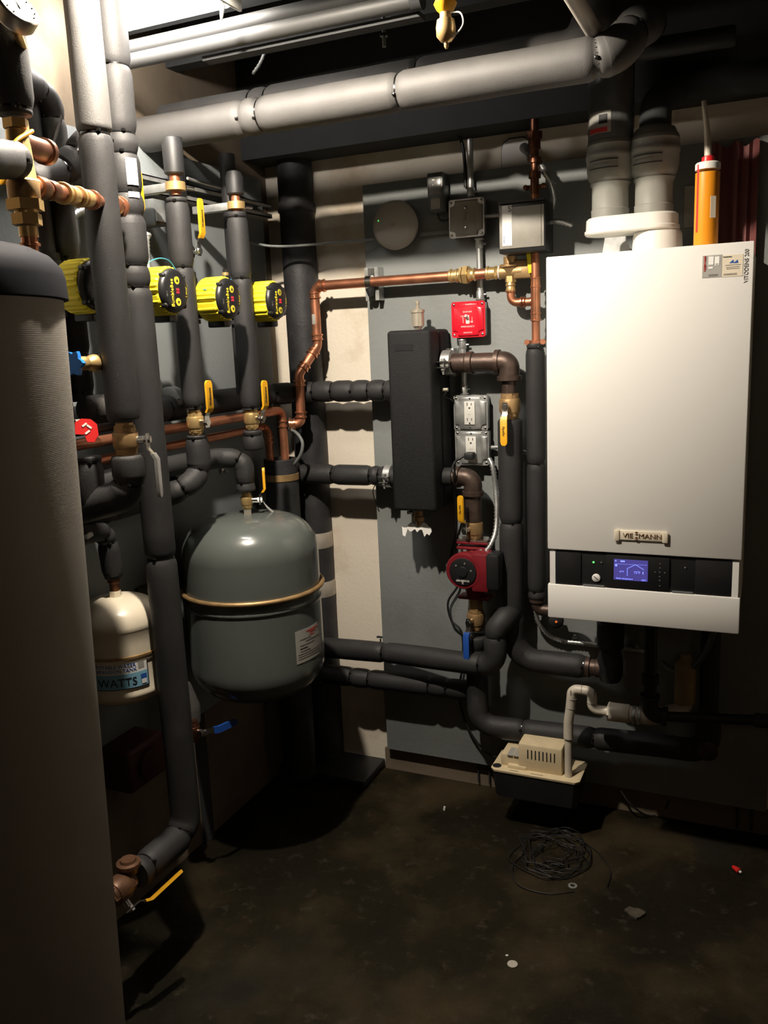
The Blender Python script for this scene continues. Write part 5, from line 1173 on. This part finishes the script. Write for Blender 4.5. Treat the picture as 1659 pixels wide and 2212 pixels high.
# copper lines
for (px, py, lab, yend, rr_, zoff) in ((430, 915, 'copper line along the left wall bending down into the standpipe, upper one', -.235, .0125, 0), (420, 953, 'copper line along the left wall below its twin', -.215, .0115, 0)):
    x_ = .105 if py == 915 else .085; z_ = P(px, py, X=x_).z
    t = thing('copper_pipe', lab, 'pipe', (x_, -.8, z_)); y_ = -.195 if py == 915 else -.222
    xx = .122 if py == 915 else .085
    M().tube([V((x_, -1.32, z_)), V((xx, y_, z_)), V((xx, y_, kz - .03))], rr_, .028, 18).obj('pipe', copper, t, 60)
    for q in (V((x_, y_ - .034, z_)),): ring_at(q, YA, rr_, t)
    ring_at(V((xx, y_, z_ - .034)), ZA, rr_, t); ring_at(V((xx, y_, z_ - .05)), ZA, rr_, t)
# electric bits on side board
t = thing('control_housing', 'small grey actuator housing on the side board right of the long pipe', 'control box', P(325, 465, X=.06))
c = P(322, 462, X=.06); M().box(c, (.07, .050, .062), bev=.005).obj('housing', smoke, t); M().box(c + V((.036, 0, -.012)), (.004, .040, .02)).obj('lid', greyc, t)
q = P(315, 503, X=.06); M().lathe(q, -ZA, [(0, .011), (.006, .014), (.012, .011)], 12).obj('gland', galv, t)
flexconduit('flexible steel conduit hanging right of the long pipe above the second circulator', [P(316, 503, X=.06), P(317, 530, X=.07), P(318, 555, X=.08), P(320, 583, X=.10)], .0085)
flexconduit('curled flexible steel conduit between the big tank pipe and the lit pipe', [P(148, 512, X=.10), P(150, 485, X=.10), P(158, 468, X=.10), P(172, 458, X=.10), P(190, 456, X=.10)], .009)
flexconduit('short bright flexible conduit below the second circulator', [P(340, 686, X=.12), P(352, 688, X=.13), P(364, 687, X=.13), P(374, 684, X=.14)], .009)
ball_valve('yellow-levered valve on the board between the slim zone pipes', P(402, 545, X=.10), ZA, .0155, ZA, XA, bm=cast, L=.125, lb='Webstone')
ball_valve('valve with yellow lever seen edge-on right of the long labelled pipe', P(268, 495, X=.12), ZA, .0150, ZA, XA, bm=cast, L=.12)
M1 = P(348, 845, X=.07); tag(M().cyl(V((.07, M1.y, P(348, 830, X=.07).z)), V((.07, M1.y, P(348, 856, X=.07).z)), .004, 10).obj('threaded_rod', galv), 'short threaded rod end above the upper manifold pipe', 'rod')
t = thing('anchor_bolt', 'small bright bolt on the side board above the grey tank', 'bolt', P(478, 1018, X=.03)); M().lathe(P(478, 1018, X=.0215), XA, [(0, .008), (.006, .008), (.007, .004), (.02, .004)], 10).obj('bolt', steel, t)

# ================================================================ BIG TANK WITH BRASS MIXING VALVE
A0 = math.radians(133.7); D_, RT = 1.42, .26
Ac = A0 + math.asin(RT / D_)
tc_ = V((CAM.x + D_ * math.cos(Ac), CAM.y + D_ * math.sin(Ac), 0)); dt = math.sqrt(D_ ** 2 - RT ** 2)
ex = CAM.x + dt * math.cos(A0)
zc0 = P(146, 652, X=ex).z; ztp_ = P(100, 547, X=ex - .03).z + .004
t = thing('storage_tank', 'big cylindrical tank in textured grey jacket with dark cap at left edge', 'tank', (tc_.x, tc_.y, 0))
lean = V((math.sin(Ac), -math.cos(Ac), 0)) * -.040; tb0 = V((tc_.x, tc_.y, 0)) - lean * -1; M().lathe(tb0, V((tc_.x, tc_.y, zc0 + .01)) - tb0, [(0, RT - .004), (.006, RT), (zc0 + .01, RT)], 96).obj('jacket', jack, t)
M().lathe(V((tc_.x, tc_.y, zc0)), ZA, [(0, RT + .001), (.002, RT + .007), (ztp_ - zc0 - .045, RT + .006), (ztp_ - zc0 - .03, RT + .002), (ztp_ - zc0 - .014, RT - .012), (ztp_ - zc0 - .004, RT - .032), (ztp_ - zc0, RT - .06), (ztp_ - zc0 + .001, .001)], 96).obj('cap', dcap, t, 60)
MX = .477; mb_ = P(65, 530, X=MX); my = mb_.y; mz = lambda y, x=55: P(x, y, X=MX).z
t = thing('copper_pipe', 'short copper stub rising from the dark tank cap', 'pipe', V((MX, my, ztp_)))
M().cyl(V((MX, my, ztp_ - .01)), V((MX, my, mz(495))), .0115, 18).obj('stub', cufit, t); ring_at(V((MX, my, ztp_ + .006)), ZA, .0118, t)
t = thing('mixing_valve', 'brass thermostatic mixing valve with hex unions on the big tank', 'valve', V((MX, my, mz(500))))
zq_ = lambda y: mz(y)
M().cyl(V((MX, my, mz(512, 62))), V((MX, my, mz(490, 60))), .0135, 18).obj('tailpiece', brass, t)
M().hexn(V((MX, my, mz(486))), V((MX, my, mz(462))), .0215).obj('hex_nut', brass, t)
M().cyl(V((MX, my, mz(463))), V((MX, my, mz(452))), .0165, 18).obj('collar', brass, t)
M().hexn(V((MX, my, mz(455))), V((MX, my, mz(432))), .0265).obj('hex_nut', brass, t)
M().cyl(V((MX, my, mz(434))), V((MX, my, mz(392))), .0225, 24, .002).obj('lower_body', dbrass, t)
M().lathe(V((MX, my, mz(394))), ZA, [(0, .0225), (.004, .020), (mz(290) - mz(394), .0155), (mz(286) - mz(394), .0145)], 24).obj('upper_body', brass, t)
M().hexn(V((MX, my, mz(284))), V((MX, my, mz(264))), .018).obj('hex_nut', brass, t)
M().sweep(spline([P(20, 322, X=MX + .02), P(40, 300, X=MX + .02), P(70, 283, X=MX + .01)], 6), .003, 8).obj('yellow_tie', yel, t)
insulated('insulated_pipe', 'white-lit insulated pipe above the brass mixing valve at far left', 'pipe', [V((MX, my, mz(256))), V((MX, my, 2.335))], .0285, [(28, 236)])
insulated('insulated_pipe', 'short insulated stub entering the mixing valve from the left picture edge', 'pipe', [P(-60, 340, X=MX + .09), P(34, 346, X=MX + .01)], .0255, [(22, 345)])
t = thing('yellow_plate', 'yellow plastic plate at the far left edge beside the mixing valve', 'plate', P(10, 385, X=MX))
M().prism([P(x, y, X=MX - .05) for x, y in ((-20, 366), (28, 362), (32, 380), (12, 398), (-20, 402))], V((.004, 0, 0))).obj('plate', yel, t)
t = thing('copper_tee', 'brown copper tee branching right from the mixing valve top', 'pipe fitting', P(75, 312, X=MX - .03))
a = V((MX, my, mz(312))); b = P(98, 328, X=MX - .04)
M().cyl(a, b, .0165, 18, .002).obj('branch', oxcu, t); M().lathe(b, (b - a), [(-.012, .0165), (-.010, .020), (.004, .020), (.006, .014)], 18).obj('rim', oxcu, t)
cable('tie_tail', 'thin black cable tie tail sticking up behind the mixing valve', [P(103, 327, X=MX - .06), P(112, 318, X=MX - .06), P(124, 285, X=MX - .06), P(134, 250, X=MX - .06)], .0022, tie, 'cable tie')
t = thing('press_fittings', 'row of copper press couplings from the mixing valve to the long pipe', 'pipe fitting', P(150, 420, X=.38))
a = P(70, 402, X=MX - .01); b = P(262, 447, X=X2 + .03); ax = (b - a).normalized(); L_ = (b - a).length
M().cyl(a, b, .0125, 18).obj('pipe', copper, t)
for f, w_, rr_, m_ in ((.06, .03, .0165, oxcu), (.16, .03, .0150, oxcu), (.28, .012, .0175, brass), (.36, .030, .0155, brass), (.44, .010, .0175, brass), (.52, .030, .0155, brass), (.60, .010, .0175, cufit), (.90, .02, .0185, cufit), (.97, .010, .020, cufit)):
    M().cyl(a + ax * (L_ * f - w_ / 2), a + ax * (L_ * f + w_ / 2), rr_, 20, .0015).obj('coupling', m_, t)
c = P(38, 18, X=.56)
t = thing('pressure_gauge', 'round white dial pressure gauge at the top left picture corner', 'gauge', c)
nr = V((.80, -.12, .52)).normalized(); M().lathe(c - nr * .018, nr, [(0, .026), (.004, .029), (.020, .029), (.022, .026)], 32).obj('case', nickel, t)
f = M().lathe(c + nr * .0035, nr, [(0, .026), (.0006, .026)], 32).obj('dial', paper, t)
u, v = basis(nr); M().prism([c + nr * .0045 + u * .001 - v * .004, c + nr * .0045 - u * .001 - v * .004, c + nr * .0045 + v * .014 + u * .0003], nr * .0004).obj('needle', ink, f)
for i in range(11):
    a_ = math.radians(-45 + 27 * i); p = c + nr * .0045 + (u * math.cos(a_) + v * math.sin(a_)) * .021
    M().box(p, (.0012, .0012, .0012)).obj('tick', ink, f)
M().cyl(c - nr * .016, V((MX + .02, my + .01, c.z - .02)), .006, 12).obj('stem', brass, t)

# ================================================================ THINGS ON THE FLOOR
c0_ = P(1195, 1845, Z=.006)
rnd = random.Random(3); pts = []
for i in range(150):
    a = i / 150 * 2 * PI * 9.5; wob = .75 + .75 * rnd.random() * .5 + .38 * math.sin(i * .31)
    pts.append(V((c0_.x + .012 * math.sin(i * .05) + math.cos(a) * .075 * wob * (1 + .15 * math.sin(i * .13)), c0_.y + math.sin(a) * .085 * wob, .003 + .014 * abs(math.sin(i * .21)))))
tag(M().sweep(spline(pts, 3), .0014, 6).obj('wire_coil', cablem, None, 80), 'loose tangled coil of thin black wire on the floor before the condensate pump', 'wire coil')
cable('floor_wire', 'thin wire loop reaching from the coil toward the camera', [P(1135, 1840, Z=.004), P(1108, 1870, Z=.004), P(1118, 1910, Z=.004), P(1180, 1930, Z=.004), P(1240, 1925, Z=.004)], .0014, cablem, 'wire')
cable('floor_wire', 'thin wire arc right of the coil on the floor', [P(1250, 1812, Z=.004), P(1290, 1840, Z=.004), P(1318, 1880, Z=.004), P(1312, 1915, Z=.004)], .0014, cablem, 'wire')
cable('loose_cable', 'dark cable lying along the wall foot right of the condensate pump', [P(1340, 1708, Y=-.05), P(1365, 1740, Y=-.06), P(1400, 1762, Z=.006), P(1432, 1755, Z=.006), P(1445, 1730, Y=-.045)], .003, cablem)
cable('loose_cable', 'dark cable on the floor left beside the foot of the long pipe', [P(360, 1830, X=.10), P(400, 1812, Z=.006), P(440, 1790, Z=.006), P(470, 1775, Z=.006), P(500, 1745, Z=.006)], .004, cablem)
c = P(1107, 2083, Z=.001); tag(M().lathe(c, ZA, [(0, .012), (.0015, .012)], 24).obj('coin', apm), 'small silvery round disc lying on the floor near the camera', 'disc')
c = P(1095, 2064, Z=.001); tag(M().box(c, (.006, .004, .002), Matrix.Rotation(.5, 3, 'Z')).obj('plaster_chip', paper), 'tiny white chip beside the silvery disc on the floor', 'chip')
c = P(1237, 1914, Z=.001); tag(M().rings([[c + V((math.cos(a) * r, math.sin(a) * r, z)) for r, z in ((.006, 0), (.012, 0), (.012, .002), (.006, .002))] for a in [2 * PI * i / 24 for i in range(24)]], closed=True).obj('washer', galv), 'small grey washer on the floor below the wire coil', 'washer')
c = P(960, 1750, Z=.001); tag(M().box(c + ZA * .006, (.006, .003, .013), Matrix.Rotation(.15, 3, 'Y')).obj('paper_scrap', paper), 'tiny white paper scrap upright on the floor near the wall', 'paper scrap')
c = P(1590, 1877, Z=.008); t = thing('wire_nut', 'small red wire connector cap lying on the floor at right', 'wire nut', V((c.x, c.y, 0)))
ax = V((.8, -.6, -.1)).normalized(); M().lathe(c - ax * .012, ax, [(0, .003), (.004, .0055), (.016, .007), (.022, .0085), (.023, .006)], 14).obj('cap', redtag, t)
M().cyl(c + ax * .010, c + ax * .017, .0035, 10).obj('spring', paper, t)
rc = P(288, 1640, X=.06); t = thing('red_actuator', 'very dark red box on the left wall low behind the big tank', 'actuator', (.0, rc.y, rc.z - .05))
M().box((.055, rc.y, rc.z), (.106, .14, .11), bev=.012, seg=3).obj('body', mat('dark_red_paint', (.045, .006, .006), .6), t)
M().lathe(V((.108, rc.y, rc.z)), XA, [(0, .04), (.01, .038), (.012, .01)], 20).obj('cap', mat('dark_red_cap', (.035, .006, .006), .6), t)
hc = P(1372, 1975, Z=.0); pts = []
for i in range(14):
    a = 2 * PI * i / 14; r = .019 + .003 * math.sin(i * 1.3) + .002 * math.sin(i * 2.9); pts.append(hc + V((math.cos(a) * r * 1.2, math.sin(a) * r, .001)))
tag(M().prism(pts, V((0, 0, .006))).obj('concrete_chunk', mat('chunk_grey', (.05, .04, .028), .9, nz=.4, nscale=60)), 'broken concrete chunk in a crack of the floor at right', 'concrete chunk')

t = thing('sensor_well', 'thin sensor probe with black lead on the right side of the black separator', 'sensor', P(953, 842, Y=-.12))
M().cyl(V((.6135, -.12, P(953, 842, Y=-.12).z)), V((.632, -.12, P(953, 842, Y=-.12).z)), .0055, 12).obj('probe', nickel, t)
cable('lead', None, [V((.630, -.12, P(953, 842, Y=-.12).z)), P(960, 856, Y=-.12), P(972, 862, Y=-.10), P(980, 868, Y=-.075), P(988, 862, Y=-.06)], .0017, cablem, parent=t)
